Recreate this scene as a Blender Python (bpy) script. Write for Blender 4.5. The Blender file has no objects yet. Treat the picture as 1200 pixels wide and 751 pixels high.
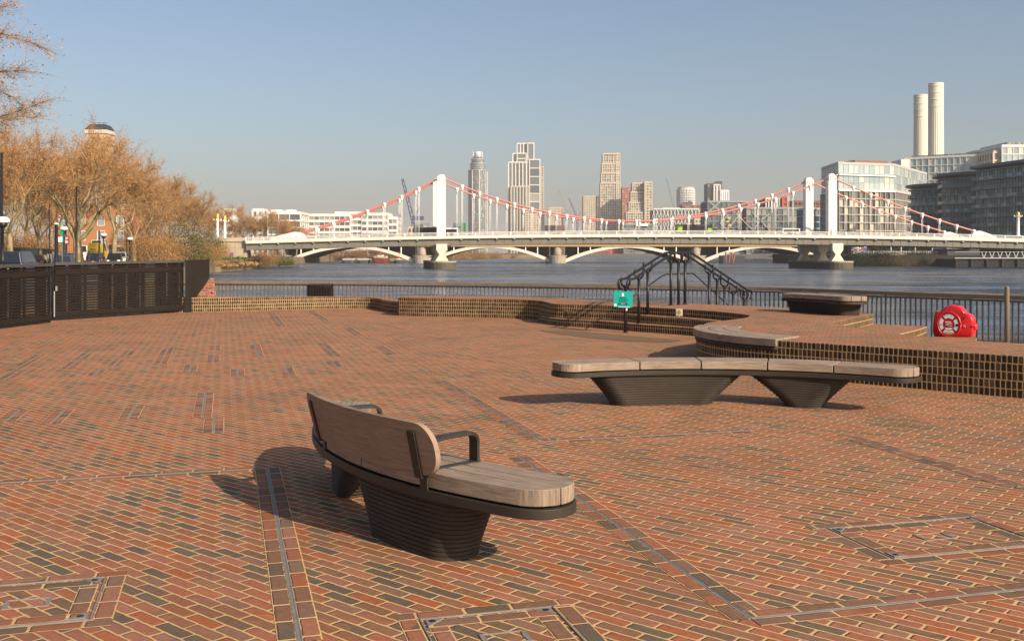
import bpy, bmesh, math, random
import numpy as np
from mathutils import Vector, Matrix
R = math.radians
PI = math.pi
SC = bpy.context.scene
COL = SC.collection
F, HZ, EYE = 1200.0, 296.0, 1.65      # focal length and horizon in photo pixels, eye height in metres

def at(px, py, Y):                     # photo pixel + depth -> point
    return Vector(((px-600)/F*Y, Y, EYE-(py-HZ)/F*Y))
def gx(px, Y): return (px-600)/F*Y
def gz(py, Y): return EYE-(py-HZ)/F*Y
def onz(px, py, z):                    # photo pixel on the level z
    Y = F*(EYE-z)/(py-HZ)
    return ((px-600)/F*Y, Y)

# ------------------------------------------------------------------ mesh collector
class MB:
    def __init__(s): s.v=[]; s.f=[]; s.m=[]; s.uv=[]; s.sm=[]
    def add(s, vs, fs, mat=0, uvs=None, smooth=False):
        b=len(s.v); s.v.extend([tuple(p) for p in vs])
        for i,f in enumerate(fs):
            s.f.append([b+k for k in f]); s.m.append(mat); s.sm.append(smooth)
            s.uv.append(uvs[i] if uvs else None)
        return s
    def box(s, c, d, rz=0, mat=0, M=None):
        x,y,z=d[0]/2,d[1]/2,d[2]/2
        P=[Vector((a*x,b*y,e*z)) for e in(-1,1) for b in(-1,1) for a in(-1,1)]
        if M is None: M=Matrix.Rotation(rz,3,'Z')
        P=[M@p+Vector(c) for p in P]
        return s.add(P,[(0,2,3,1),(4,5,7,6),(0,1,5,4),(2,6,7,3),(1,3,7,5),(0,4,6,2)],mat)
    def span(s, x0,x1,y0,y1,z0,z1,mat=0):
        return s.box(((x0+x1)/2,(y0+y1)/2,(z0+z1)/2),(x1-x0,y1-y0,z1-z0),0,mat)
    def bar(s, a, b, w, h=None, mat=0, up=(0,0,1)):      # rectangular bar a->b, w wide, h high
        a=Vector(a); b=Vector(b); h=h or w
        d=b-a; L=d.length
        if L<1e-6: return s
        d=d/L; u=Vector(up)
        if abs(d.dot(u))>.98: u=Vector((0,1,0))
        r=d.cross(u).normalized(); u=r.cross(d)
        P=[]
        for p in (a,b):
            for i,j in((-1,-1),(1,-1),(1,1),(-1,1)): P.append(p+r*(i*w/2)+u*(j*h/2))
        return s.add(P,[(0,1,2,3),(7,6,5,4),(0,4,5,1),(1,5,6,2),(2,6,7,3),(3,7,4,0)],mat)
    def tube(s, pts, rad, n=8, mat=0, cap=True, smooth=True):
        pts=[Vector(p) for p in pts]; m=len(pts)
        if not hasattr(rad,'__len__'): rad=[rad]*m
        vs=[]; pr=None
        for i,p in enumerate(pts):
            d=(pts[min(i+1,m-1)]-pts[max(i-1,0)])
            d=d.normalized() if d.length>1e-9 else Vector((0,0,1))
            if pr is None:
                r=d.cross(Vector((0,0,1)) if abs(d.z)<.9 else Vector((0,1,0))).normalized()
            else:
                r=(pr-d*pr.dot(d)); r=r.normalized() if r.length>1e-6 else d.orthogonal().normalized()
            pr=r; u=d.cross(r)
            for k in range(n):
                a=2*PI*k/n; vs.append(p+(r*math.cos(a)+u*math.sin(a))*rad[i])
        fs=[(i*n+k,i*n+(k+1)%n,(i+1)*n+(k+1)%n,(i+1)*n+k) for i in range(m-1) for k in range(n)]
        b=len(s.v); s.add(vs,fs,mat,None,smooth)
        if cap:
            s.add([],[],mat)
            s.f.append([b+k for k in range(n)][::-1]); s.m.append(mat); s.uv.append(None); s.sm.append(False)
            s.f.append([b+(m-1)*n+k for k in range(n)]); s.m.append(mat); s.uv.append(None); s.sm.append(False)
        return s
    def lathe(s, prof, c=(0,0,0), n=24, mat=0, smooth=True, sx=1, sy=1):
        vs=[]; c=Vector(c)
        for r,z in prof:
            for k in range(n):
                a=2*PI*k/n; vs.append((c.x+r*math.cos(a)*sx,c.y+r*math.sin(a)*sy,c.z+z))
        m=len(prof)
        fs=[(i*n+k,i*n+(k+1)%n,(i+1)*n+(k+1)%n,(i+1)*n+k) for i in range(m-1) for k in range(n)]
        s.add(vs,fs,mat,None,smooth); b=len(s.v)-m*n
        if prof[0][0]>1e-4: s.f.append([b+k for k in range(n)][::-1]); s.m.append(mat); s.uv.append(None); s.sm.append(False)
        if prof[-1][0]>1e-4: s.f.append([b+(m-1)*n+k for k in range(n)]); s.m.append(mat); s.uv.append(None); s.sm.append(False)
        return s
    def prism(s, poly, z0, z1, mat=0, mat_side=None, zf=None, smooth=False):
        # poly: counter-clockwise xy list; side faces get uv = (arc length, height); zf optional top height per vertex
        if area2(poly)<0: poly=poly[::-1]; zf=zf[::-1] if zf else None
        n=len(poly); zt=zf or [z1]*n
        vs=[(p[0],p[1],z0) for p in poly]+[(p[0],p[1],zt[i]) for i,p in enumerate(poly)]
        u=[0]
        for i in range(n):
            a,b=poly[i],poly[(i+1)%n]; u.append(u[-1]+math.hypot(b[0]-a[0],b[1]-a[1]))
        fs=[];uv=[]
        for i in range(n):
            j=(i+1)%n
            fs.append((i,j,n+j,n+i)); uv.append([(u[i],z0),(u[i+1],z0),(u[i+1],zt[j]),(u[i],zt[i])])
        s.add(vs,fs,mat if mat_side is None else mat_side,uv,smooth)
        b=len(s.v)-2*n
        s.f.append([b+n+k for k in range(n)]); s.m.append(mat); s.uv.append(None); s.sm.append(False)
        s.f.append([b+k for k in range(n)][::-1]); s.m.append(mat); s.uv.append(None); s.sm.append(False)
        return s
    def build(s, name, mats, parent=None, loc=None, bevel=0, seg=2, smooth=None):
        me=bpy.data.meshes.new(name)
        me.from_pydata(s.v,[],s.f)
        mats=mats if isinstance(mats,(list,tuple)) else [mats]
        for m in mats: me.materials.append(m)
        me.polygons.foreach_set('material_index',s.m)
        me.polygons.foreach_set('use_smooth',[bool(x) if smooth is None else smooth for x in s.sm])
        if any(u is not None for u in s.uv):
            ul=me.uv_layers.new(name='UVMap'); k=0
            for p,u in zip(me.polygons,s.uv):
                if u:
                    for li,c in zip(p.loop_indices,u): ul.data[li].uv=c
        me.update()
        return link(name,me,parent,loc,bevel,seg)

def link(name,me,parent=None,loc=None,bevel=0,seg=2):
    o=bpy.data.objects.new(name,me); COL.objects.link(o)
    if parent is not None: o.parent=parent
    if loc is not None: o.location=loc
    if bevel:
        b=o.modifiers.new('bevel','BEVEL'); b.width=bevel; b.segments=seg; b.limit_method='ANGLE'; b.angle_limit=R(40)
    return o
def area2(p): return sum(p[i][0]*p[(i+1)%len(p)][1]-p[(i+1)%len(p)][0]*p[i][1] for i in range(len(p)))
def shift(mb,c):
    mb.v=[(x-c[0],y-c[1],z-c[2]) for x,y,z in mb.v]; return mb
def tag(o,label=None,cat=None,group=None,kind=None):
    if label: o['label']=label
    if cat: o['category']=cat
    if group: o['group']=group
    if kind: o['kind']=kind
    return o
def thing(name,label,cat,loc=(0,0,0),rz=0,group=None):
    o=bpy.data.objects.new(name,None); COL.objects.link(o)
    o.location=loc; o.rotation_euler=(0,0,rz); o.empty_display_size=.2
    return tag(o,label,cat,group)
def copy_tree(o,parent=None):
    c=o.copy(); COL.objects.link(c)
    if parent is not None: c.parent=parent
    for ch in list(o.children): copy_tree(ch,c)
    return c
def spline(pts,n=8,closed=False):
    P=[Vector((*p,0)[:3]) if len(p)==2 else Vector(p) for p in pts]; out=[]
    m=len(P); rng=range(m if closed else m-1)
    for i in rng:
        if closed: a,b,c,d=P[(i-1)%m],P[i],P[(i+1)%m],P[(i+2)%m]
        else: a,b,c,d=P[max(i-1,0)],P[i],P[i+1],P[min(i+2,m-1)]
        for k in range(n):
            t=k/n
            out.append(.5*((2*b)+(c-a)*t+(2*a-5*b+4*c-d)*t*t+(3*b-a-3*c+d)*t**3))
    if not closed: out.append(P[-1])
    return [tuple(p) if len(pts[0])==3 else (p.x,p.y) for p in out]

# ------------------------------------------------------------------ materials
class N:
    def __init__(s,name):
        s.m=bpy.data.materials.new(name); s.m.use_nodes=True; s.t=s.m.node_tree
        s.t.nodes.clear(); s.out=s.n('ShaderNodeOutputMaterial'); s.b=s.n('ShaderNodeBsdfPrincipled')
        s.l(s.b.outputs[0],s.out.inputs['Surface'])
    def n(s,t,**k):
        o=s.t.nodes.new(t)
        for a,b in k.items(): setattr(o,a,b)
        return o
    def l(s,a,b): s.t.links.new(a,b)
    def set(s,**k):
        for a,v in k.items():
            i=s.b.inputs[{'base':'Base Color','rough':'Roughness','metal':'Metallic','spec':'Specular IOR Level','norm':'Normal','emi':'Emission Color','emis':'Emission Strength','coat':'Coat Weight','ior':'IOR','alpha':'Alpha'}[a]]
            if hasattr(v,'is_linked'): s.l(v,i)
            else: i.default_value=(*v,1) if isinstance(v,tuple) and len(v)==3 else v
        return s
    def math(s,op,a,b=None,c=None):
        o=s.n('ShaderNodeMath',operation=op)
        for i,v in enumerate((a,b,c)):
            if v is None: continue
            if hasattr(v,'is_linked'): s.l(v,o.inputs[i])
            else: o.inputs[i].default_value=v
        return o.outputs[0]
    def mix(s,f,a,b,mode='MIX'):
        o=s.n('ShaderNodeMix',data_type='RGBA',blend_type=mode)
        for i,v in ((0,f),(6,a),(7,b)):
            if hasattr(v,'is_linked'): s.l(v,o.inputs[i])
            else: o.inputs[i].default_value=(*v,1) if isinstance(v,tuple) and len(v)==3 else v
        return o.outputs[2]
    def coord(s,kind='Object'): return s.n('ShaderNodeTexCoord').outputs[kind]
    def noise(s,scale,detail=3,rough=.5,vec=None,dist=0):
        o=s.n('ShaderNodeTexNoise'); o.inputs['Scale'].default_value=scale; o.inputs['Detail'].default_value=detail
        o.inputs['Roughness'].default_value=rough; o.inputs['Distortion'].default_value=dist
        s.l(vec if vec is not None else s.coord(),o.inputs['Vector']); return o.outputs[0]
    def mapping(s,vec,loc=(0,0,0),rot=(0,0,0),sc=(1,1,1)):
        o=s.n('ShaderNodeMapping'); s.l(vec,o.inputs[0])
        o.inputs[1].default_value=loc; o.inputs[2].default_value=rot; o.inputs[3].default_value=sc
        return o.outputs[0]
    def ramp(s,f,stops,interp='LINEAR'):
        o=s.n('ShaderNodeValToRGB'); s.l(f,o.inputs[0]); cr=o.color_ramp; cr.interpolation=interp
        while len(cr.elements)<len(stops): cr.elements.new(.5)
        for e,(p,c) in zip(cr.elements,stops):
            e.position=p; e.color=(*c,1) if len(c)==3 else c
        return o.outputs[0]
    def bump(s,h,strength=.5,dist=.01):
        o=s.n('ShaderNodeBump'); s.l(h,o.inputs['Height']); o.inputs['Strength'].default_value=strength; o.inputs['Distance'].default_value=dist
        return o.outputs[0]
    def sep(s,v):
        o=s.n('ShaderNodeSeparateXYZ'); s.l(v,o.inputs[0]); return o.outputs
    def comb(s,x=0,y=0,z=0):
        o=s.n('ShaderNodeCombineXYZ')
        for i,v in enumerate((x,y,z)):
            if hasattr(v,'is_linked'): s.l(v,o.inputs[i])
            else: o.inputs[i].default_value=v
        return o.outputs[0]
    def white(s,v):
        o=s.n('ShaderNodeTexWhiteNoise',noise_dimensions='3D'); s.l(v,o.inputs[0]); return o.outputs
    def smooth(s,x,a,b):
        o=s.n('ShaderNodeMapRange',interpolation_type='SMOOTHSTEP'); s.l(x,o.inputs[0])
        o.inputs[1].default_value=a; o.inputs[2].default_value=b; return o.outputs[0]

def plain(name,c,rough=.6,metal=0,var=.12,nscale=6,spec=.5,bump=0,coat=0):
    k=N(name); n=k.noise(nscale,4,.6)
    f=k.math('MULTIPLY_ADD',n,2*var,1-var)
    base=k.mix(1.0,c,k.comb(f,f,f),'MULTIPLY')
    k.set(base=base,rough=k.math('MULTIPLY_ADD',n,.2,rough-.1),metal=metal,spec=spec,coat=coat)
    if bump: k.set(norm=k.bump(k.noise(nscale*6,5,.6),bump,.01))
    return k.m

def bricks(name,vec_fn,L,W,joint,half,stops,mortar,rough=.75,rad=.010,wobble=.004,mdepth=1.0,stain=True,spec=.10,seed=0.0):
    k=N(name); v=vec_fn(k); x,y,_=k.sep(v)
    nz=k.n('ShaderNodeTexNoise'); nz.inputs['Scale'].default_value=22; nz.inputs['Detail'].default_value=2; k.l(v,nz.inputs[0])
    nc=k.sep(nz.outputs[1])
    x=k.math('MULTIPLY_ADD',k.math('SUBTRACT',nc[0],.5),wobble*2.5,x); y=k.math('MULTIPLY_ADD',k.math('SUBTRACT',nc[1],.5),wobble*2.5,y)
    vv=k.math('DIVIDE',y,W); row=k.math('FLOOR',vv)
    rh=k.white(k.comb(row,seed+3.3,0))[0]
    if half: off=k.math('MULTIPLY_ADD',k.math('MODULO',k.math('ABSOLUTE',row),2.0),.5,k.math('MULTIPLY',rh,.12))
    else: off=k.math('MULTIPLY',rh,.6)
    uu=k.math('ADD',k.math('DIVIDE',x,L),off); col=k.math('FLOOR',uu)
    fx=k.math('ABSOLUTE',k.math('MULTIPLY',k.math('SUBTRACT',k.math('SUBTRACT',uu,col),.5),L))
    fy=k.math('ABSOLUTE',k.math('MULTIPLY',k.math('SUBTRACT',k.math('SUBTRACT',vv,row),.5),W))
    wn=k.white(k.comb(col,row,seed)); rnd=wn[0]; r2=k.sep(wn[1])
    js=k.math('MULTIPLY_ADD',r2[1],.004,-.002)
    qx=k.math('MAXIMUM',k.math('ADD',k.math('SUBTRACT',fx,L/2-joint/2-rad),js),0)
    qy=k.math('MAXIMUM',k.math('SUBTRACT',fy,W/2-joint/2-rad),0)
    d=k.math('SUBTRACT',k.math('SQRT',k.math('ADD',k.math('MULTIPLY',qx,qx),k.math('MULTIPLY',qy,qy))),rad)
    fine=k.noise(160,3,.7,v); d2=k.math('MULTIPLY_ADD',k.math('SUBTRACT',fine,.5),.004,d)
    mask=k.smooth(d2,.0018,-.0018)
    if stain:
        cl=k.math('SUBTRACT',k.noise(.9,3,.6,v),.5); cl2=k.math('SUBTRACT',k.noise(.28,2,.5,k.mapping(v,(3,9,0))),.5)
        rnd=k.math('ADD',rnd,k.math('MULTIPLY_ADD',cl,.55,k.math('MULTIPLY',cl2,.4)))
    c=k.ramp(rnd,stops,'CONSTANT')
    hs=k.n('ShaderNodeHueSaturation'); k.l(c,hs.inputs['Color'])
    k.l(k.math('MULTIPLY_ADD',r2[0],.34,.83),hs.inputs['Value']); k.l(k.math('MULTIPLY_ADD',r2[2],.2,.82),hs.inputs['Saturation'])
    bl=k.noise(28,5,.7,v); bl=k.math('MULTIPLY_ADD',bl,1.0,.5)
    c=k.mix(1.0,hs.outputs[0],k.comb(bl,bl,bl),'MULTIPLY')
    mo=k.noise(60,4,.7,v); mo=k.math('MULTIPLY_ADD',mo,.6,.7)
    mc=k.mix(1.0,mortar,k.comb(mo,mo,mo),'MULTIPLY')
    c=k.mix(mask,mc,c)
    if stain:
        st=k.smooth(k.noise(.55,5,.65,v,1.0),.42,.72)
        c=k.mix(k.math('MULTIPLY',st,.28),c,(.13,.075,.048))
        sp=k.smooth(k.noise(3.1,6,.7,v),.62,.78)
        c=k.mix(k.math('MULTIPLY',sp,.35),c,(.06,.045,.035))
        sand=k.smooth(k.noise(1.7,5,.75,k.mapping(v,(7,3,0))),.6,.8)
        c=k.mix(k.math('MULTIPLY',sand,.30),c,mortar)
    c=k.mix(k.math('MULTIPLY',k.smooth(d,-.016,.0),k.math('MULTIPLY',mask,.22)),c,(.07,.045,.03))
    tilt=k.math('ADD',k.math('MULTIPLY',k.math('SUBTRACT',k.math('SUBTRACT',uu,col),.5),k.math('SUBTRACT',r2[2],.5)),k.math('MULTIPLY',k.math('SUBTRACT',k.math('SUBTRACT',vv,row),.5),k.math('SUBTRACT',r2[1],.5)))
    h=k.math('ADD',k.math('MULTIPLY_ADD',tilt,.9,k.math('MULTIPLY',k.smooth(d,.003,-.005),mdepth)),k.math('MULTIPLY_ADD',fine,.18,k.math('MULTIPLY',r2[0],.25)))
    k.set(base=c,rough=k.math('MULTIPLY_ADD',bl,.2,rough-.2),spec=spec,norm=k.bump(h,.9,.006))
    return k.m

PAVE_STOPS=[(0, (0.422, 0.132, 0.059)), (0.12, (0.376, 0.112, 0.05)), (0.24, (0.404, 0.124, 0.053)), (0.34, (0.347, 0.114, 0.052)), (0.44, (0.273, 0.108, 0.053)), (0.54, (0.256, 0.11, 0.055)), (0.64, (0.277, 0.119, 0.062)), (0.74, (0.213, 0.107, 0.058)), (0.82, (0.154, 0.094, 0.056)), (0.88, (0.13, 0.094, 0.062)), (0.94, (0.11, 0.082, 0.058))]
GRID=R(15.6)                      # direction of the cover frames in the terrace
BOND=R(49.4)                   # paving courses run at 45 degrees to them
def vec_pave(k): return k.mapping(k.coord(),rot=(0,0,-(PI/2+BOND)))
def vec_uv(k): return k.coord('UV')
M={}
MORTAR=(.58,.375,.18)
M['paving']=bricks('brick_paving',vec_pave,.225,.075,.0125,True,PAVE_STOPS,MORTAR)
M['paving2']=bricks('brick_paving_platform',lambda k:k.mapping(k.coord(),rot=(0,0,-R(8))),.225,.075,.012,True,PAVE_STOPS,MORTAR,seed=5.0)
M['border']=bricks('border_bricks',vec_uv,.225,.092,.0135,False,[(0,(.34,.118,.055)),(.24,(.22,.108,.06)),(.50,(.13,.092,.06)),(.66,(.30,.11,.055)),(.82,(.18,.10,.06))],MORTAR,seed=2.0)
M['soldier']=bricks('soldier_border_bricks',vec_uv,.112,.118,.011,False,[(0,(.30,.095,.05)),(.35,(.17,.09,.06)),(.5,(.075,.062,.05)),(.75,(.22,.085,.05))],MORTAR,seed=4.0)
M['wallbrick']=bricks('dark_wall_bricks',vec_uv,.060,.097,.0120,False,[(0,(.05,.03,.022)),(.3,(.032,.022,.018)),(.55,(.068,.04,.027)),(.74,(.095,.058,.037)),(.88,(.024,.019,.017))],(.47,.315,.15),rough=.5,rad=.008,stain=False,seed=7.0)
M['redbrick']=bricks('red_wall_bricks',vec_uv,.225,.075,.012,True,[(0,(.33,.10,.06)),(.4,(.40,.15,.085)),(.7,(.27,.09,.06))],(.42,.34,.25),stain=False,seed=9.0)
M['asphalt']=plain('asphalt',(.055,.054,.054),.85,var=.3,nscale=1.5,bump=.3)
M['earth']=plain('bank_ground',(.10,.085,.05),.9,var=.4,nscale=.3)
M['grass']=plain('grassy_bank',(.13,.12,.035),.9,var=.6,nscale=.25)
M['walk']=plain('walkway_concrete',(.28,.25,.21),.85,var=.2)
M['stonewall']=plain('embankment_stone',(.24,.215,.17),.85,var=.45,nscale=.5,bump=.4)
M['bankwall']=plain('weedy_bank_wall',(.21,.145,.075),.9,var=.6,nscale=.3,bump=.4)
M['farwall']=plain('far_shore_wall',(.12,.105,.085),.9,var=.4,nscale=.05)
M['threshold']=plain('worn_threshold_paving',(.15,.088,.038),.85,var=.35,nscale=12)
M['darkwall']=plain('weedy_embankment_wall',(.03,.029,.022),.9,var=.6,nscale=.4,bump=.5)
M['steel']=plain('dark_bronze_steel',(.036,.029,.023),.5,.0,var=.25,nscale=9,spec=.3)
M['base']=plain('dark_cast_layers',(.044,.034,.026),.6,.0,var=.45,nscale=4,spec=.2)
M['blackmetal']=plain('black_painted_metal',(.02,.019,.018),.4,.3,var=.3,nscale=10)
M['fence']=plain('dark_stained_slats',(.020,.015,.012),.8,0,var=.5,nscale=3,spec=.12)
M['railmetal']=plain('brown_black_rail_paint',(.12,.09,.064),.6,0,var=.3,nscale=8)
M['fencetop']=plain('weathered_coping',(.06,.052,.045),.6,0,var=.4,nscale=2)
M['white']=plain('white_paint_weathered',(.80,.77,.71),.5,var=.06,nscale=.5)
M['whitegrey']=plain('pale_grey_paint',(.40,.39,.37),.6,var=.1,nscale=.5)
M['whitebright']=plain('white_enamel',(.84,.83,.81),.35,var=.03)
M['red']=plain('cable_red_paint',(.68,.215,.165),.5,var=.1,nscale=1)
M['redgloss']=plain('red_moulded_plastic',(.62,.012,.016),.3,var=.05,coat=.3)
M['parapet']=plain('pale_pink_parapet_paint',(.47,.42,.41),.6,var=.12,nscale=.4)
M['girder']=plain('grey_girder_paint',(.175,.155,.125),.65,var=.2,nscale=.4)
M['tan']=plain('tan_girder_paint',(.42,.27,.12),.7,var=.25,nscale=.3)
M['cream']=plain('cream_paint',(.66,.60,.50),.6,var=.1,nscale=.3)
M['stone']=plain('pier_stone',(.33,.28,.215),.85,var=.35,nscale=.35,bump=.3)
M['weed']=plain('tide_stained_stone',(.085,.075,.045),.85,var=.5,nscale=.8)
M['conc']=plain('stained_concrete',(.44,.355,.25),.9,var=.4,nscale=.22,bump=.3)
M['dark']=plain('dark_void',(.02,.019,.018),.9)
M['gold']=plain('gold_paint',(.70,.42,.08),.35,.6,var=.1)
M['chim']=plain('cream_chimney_concrete',(.72,.63,.49),.75,var=.05,nscale=.08)
M['slate']=plain('dark_slate_roof',(.035,.037,.045),.6,var=.2)
M['navy']=plain('blue_grey_metal_roof',(.05,.065,.10),.4,.4,var=.15,nscale=.1)
M['beige']=plain('beige_facade',(.50,.42,.32),.75,var=.06,nscale=.05)
M['sand']=plain('sand_stone_facade',(.56,.47,.35),.75,var=.06,nscale=.05)
M['offwhite']=plain('off_white_facade',(.66,.63,.58),.7,var=.06,nscale=.05)
M['metalgrey']=plain('grey_facade_metal',(.28,.28,.28),.5,.2,var=.1,nscale=.1)
M['greyconc']=plain('light_grey_concrete',(.40,.39,.37),.8,var=.1,nscale=.1)
M['redfac']=plain('red_terracotta_facade',(.46,.095,.06),.7,var=.1,nscale=.1)
M['brickfac']=plain('orange_brick_facade',(.42,.185,.075),.8,var=.12,nscale=.4)
M['brownfac']=plain('brown_brick_facade',(.22,.10,.075),.8,var=.2,nscale=.2)
M['craneblue']=plain('crane_blue',(.05,.07,.16),.6)
M['craneteal']=plain('crane_teal',(.13,.26,.26),.6)
M['teal']=plain('teal_sign_face',(.0,.34,.29),.45,var=.04)
M['black']=plain('black_print',(.015,.015,.015),.6)
M['yellow']=plain('yellow_print',(.75,.47,.02),.5,var=.05)
M['green']=plain('green_sign_face',(.02,.30,.09),.5,var=.05)
M['rubber']=plain('black_rubber',(.02,.02,.02),.8)
M['chrome']=plain('wheel_alloy',(.5,.5,.5),.35,.8)
M['purple']=plain('purple_door_paint',(.12,.08,.22),.6)
M['pink']=plain('pink_spray_paint',(.80,.25,.33),.7)
M['galv']=plain('galvanised_strip',(.20,.18,.16),.7,.0,var=.3,nscale=12)
M['lampglass']=plain('milky_lamp_glass',(.72,.70,.65),.25,var=.03)

def wood(name,c1,c2,vecfn):
    k=N(name); v=vecfn(k)
    g=k.noise(14,6,.65,k.mapping(v,sc=(.35,7.5,7.5)),.8)
    b=k.noise(2.2,3,.6,v)
    f=k.math('ADD',k.math('MULTIPLY',g,.75),k.math('MULTIPLY',b,.35))
    c=k.ramp(f,[(.30,c1),(.52,tuple((a+b)/2 for a,b in zip(c1,c2))),(.72,c2)])
    ck=k.smooth(k.noise(30,3,.5,k.mapping(v,sc=(.25,8,8))),.68,.74)
    c=k.mix(k.math('MULTIPLY',ck,.55),c,(.07,.05,.04))
    k.set(base=c,rough=.68,spec=.2,norm=k.bump(g,.5,.004))
    return k.m
M['wood']=wood('weathered_hardwood',(.095,.068,.05),(.40,.305,.225),vec_uv)
M['backwood']=wood('brown_bent_plywood',(.155,.105,.075),(.34,.245,.175),vec_uv)
M['railwood']=wood('weathered_rail_timber',(.12,.085,.06),(.27,.20,.14),vec_uv)

def glass(name,c,c2,bay=1.0,floor=1.0,rough=.12,light=.2,lightc=(.45,.42,.36),metal=.0,spec=.8):
    bay=floor=1.0; k=N(name); u=k.sep(k.coord('UV'))
    cu=k.math('FLOOR',k.math('DIVIDE',u[0],bay)); cv=k.math('FLOOR',k.math('DIVIDE',u[1],floor))
    w=k.white(k.comb(cu,cv,1.7)); rr=k.sep(w[1])
    c_=k.mix(w[0],c,c2)
    c_=k.mix(k.math('LESS_THAN',rr[1],light),c_,lightc)
    k.set(base=c_,rough=k.math('MULTIPLY_ADD',rr[2],.1,rough),spec=spec,metal=metal)
    return k.m
G={}
G['dark']=glass('dark_glazing',(.012,.028,.038),(.035,.068,.082),2.2,3.0,light=.12,lightc=(.25,.25,.22),spec=.4)
G['teal']=glass('teal_glazing',(.016,.075,.095),(.045,.16,.19),2.0,3.2,light=.15,lightc=(.22,.29,.29),spec=.3)
G['pale']=glass('pale_glazing',(.22,.31,.33),(.38,.46,.46),2.6,3.4,light=.2,lightc=(.52,.52,.48))  # lighter base colour stands in for sky reflected in the glass
G['grey']=glass('grey_glazing',(.08,.09,.095),(.17,.175,.17),3.0,3.2,light=.25,lightc=(.32,.30,.26))
G['blind']=glass('cream_blind_glazing',(.05,.055,.05),(.16,.15,.12),3.0,3.2,light=.38,lightc=(.50,.43,.32))
G['greygreen']=glass('grey_green_glazing',(.07,.10,.10),(.16,.20,.19),2.0,3.4,light=.1,lightc=(.3,.3,.26))
G['tower']=glass('tower_blue_glazing',(.055,.09,.105),(.13,.175,.18),3.0,3.4,light=.15,lightc=(.35,.36,.34))
M['window']=plain('window_pane',(.05,.06,.065),.15,var=.3,spec=.8)
M['carglass']=plain('car_glass',(.012,.015,.018),.08,spec=.8)
M['windowpale']=plain('pale_window_pane',(.30,.33,.32),.2,var=.3,spec=.8)

def water():
    k=N('river_water'); v=k.coord()
    a=k.noise(.42,5,.68,k.mapping(v,sc=(.45,1.1,1)),.8)
    b=k.noise(2.6,4,.62,k.mapping(v,rot=(0,0,.3),sc=(.6,1.2,1)),.4)
    c=k.noise(.035,4,.55,k.mapping(v,sc=(.35,1.6,1)))
    e=k.noise(.13,4,.6,k.mapping(v,sc=(.35,1.2,1)),.5)
    h=k.math('ADD',k.math('MULTIPLY_ADD',e,2.2,a),k.math('MULTIPLY',b,.42))
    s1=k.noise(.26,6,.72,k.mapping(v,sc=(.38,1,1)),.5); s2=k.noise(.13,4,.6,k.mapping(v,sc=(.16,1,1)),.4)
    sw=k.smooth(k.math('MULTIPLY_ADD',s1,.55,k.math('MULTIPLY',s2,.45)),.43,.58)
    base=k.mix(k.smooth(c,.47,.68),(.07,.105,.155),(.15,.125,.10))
    base=k.mix(sw,k.mix(1.0,base,(.28,.29,.32),'MULTIPLY'),k.mix(1.0,base,(1.5,1.5,1.5),'MULTIPLY'))  # troughs darkened, crests brightened: wave reflections put into the base colour
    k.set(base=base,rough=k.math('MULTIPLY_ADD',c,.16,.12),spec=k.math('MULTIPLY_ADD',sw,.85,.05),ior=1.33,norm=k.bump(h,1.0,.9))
    return k.m
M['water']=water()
def bark():
    k=N('plane_bark'); v=k.coord()
    n=k.noise(2.2,5,.65,k.mapping(v,sc=(1,1,.5)))
    c=k.ramp(n,[(.30,(.10,.072,.038)),(.48,(.23,.17,.085)),(.62,(.36,.275,.14)),(.75,(.16,.12,.065))])
    k.set(base=c,rough=.9,norm=k.bump(n,.5,.03)); return k.m
M['bark']=bark()
def leafm(name,c1,c2,c3):
    k=N(name); g=k.n('ShaderNodeNewGeometry').outputs['Random Per Island']
    c=k.ramp(g,[(0,c1),(.5,c2),(1,c3)])
    k.set(base=c,rough=.8,spec=.2); return k.m
M['twig']=leafm('twig_bark',(.22,.13,.06),(.34,.21,.095),(.44,.29,.145))
M['twigleaf']=leafm('dry_orange_leaves',(.32,.125,.033),(.48,.20,.052),(.57,.29,.088))
M['twigleaf2']=leafm('dry_brown_leaves',(.20,.10,.036),(.32,.165,.058),(.42,.245,.095))
M['olive']=leafm('olive_leaves',(.05,.05,.014),(.10,.09,.028),(.20,.145,.05))
M['greenleaf']=leafm('spring_green_leaves',(.05,.07,.012),(.11,.13,.025),(.17,.17,.04))
M['darkleaf']=leafm('dark_evergreen_leaves',(.02,.028,.012),(.035,.045,.018),(.06,.06,.025))
# ================================================================== SETTING
ZW=-2.55                                        # river level
mb=MB(); mb.span(-5500,5500,-400,8000,-9,-6)
tag(mb.build('ground',M['earth']),kind='structure')
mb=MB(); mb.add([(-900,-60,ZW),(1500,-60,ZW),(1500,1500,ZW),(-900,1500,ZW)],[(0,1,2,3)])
tag(mb.build('river_water',M['water']),kind='structure')

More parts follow.
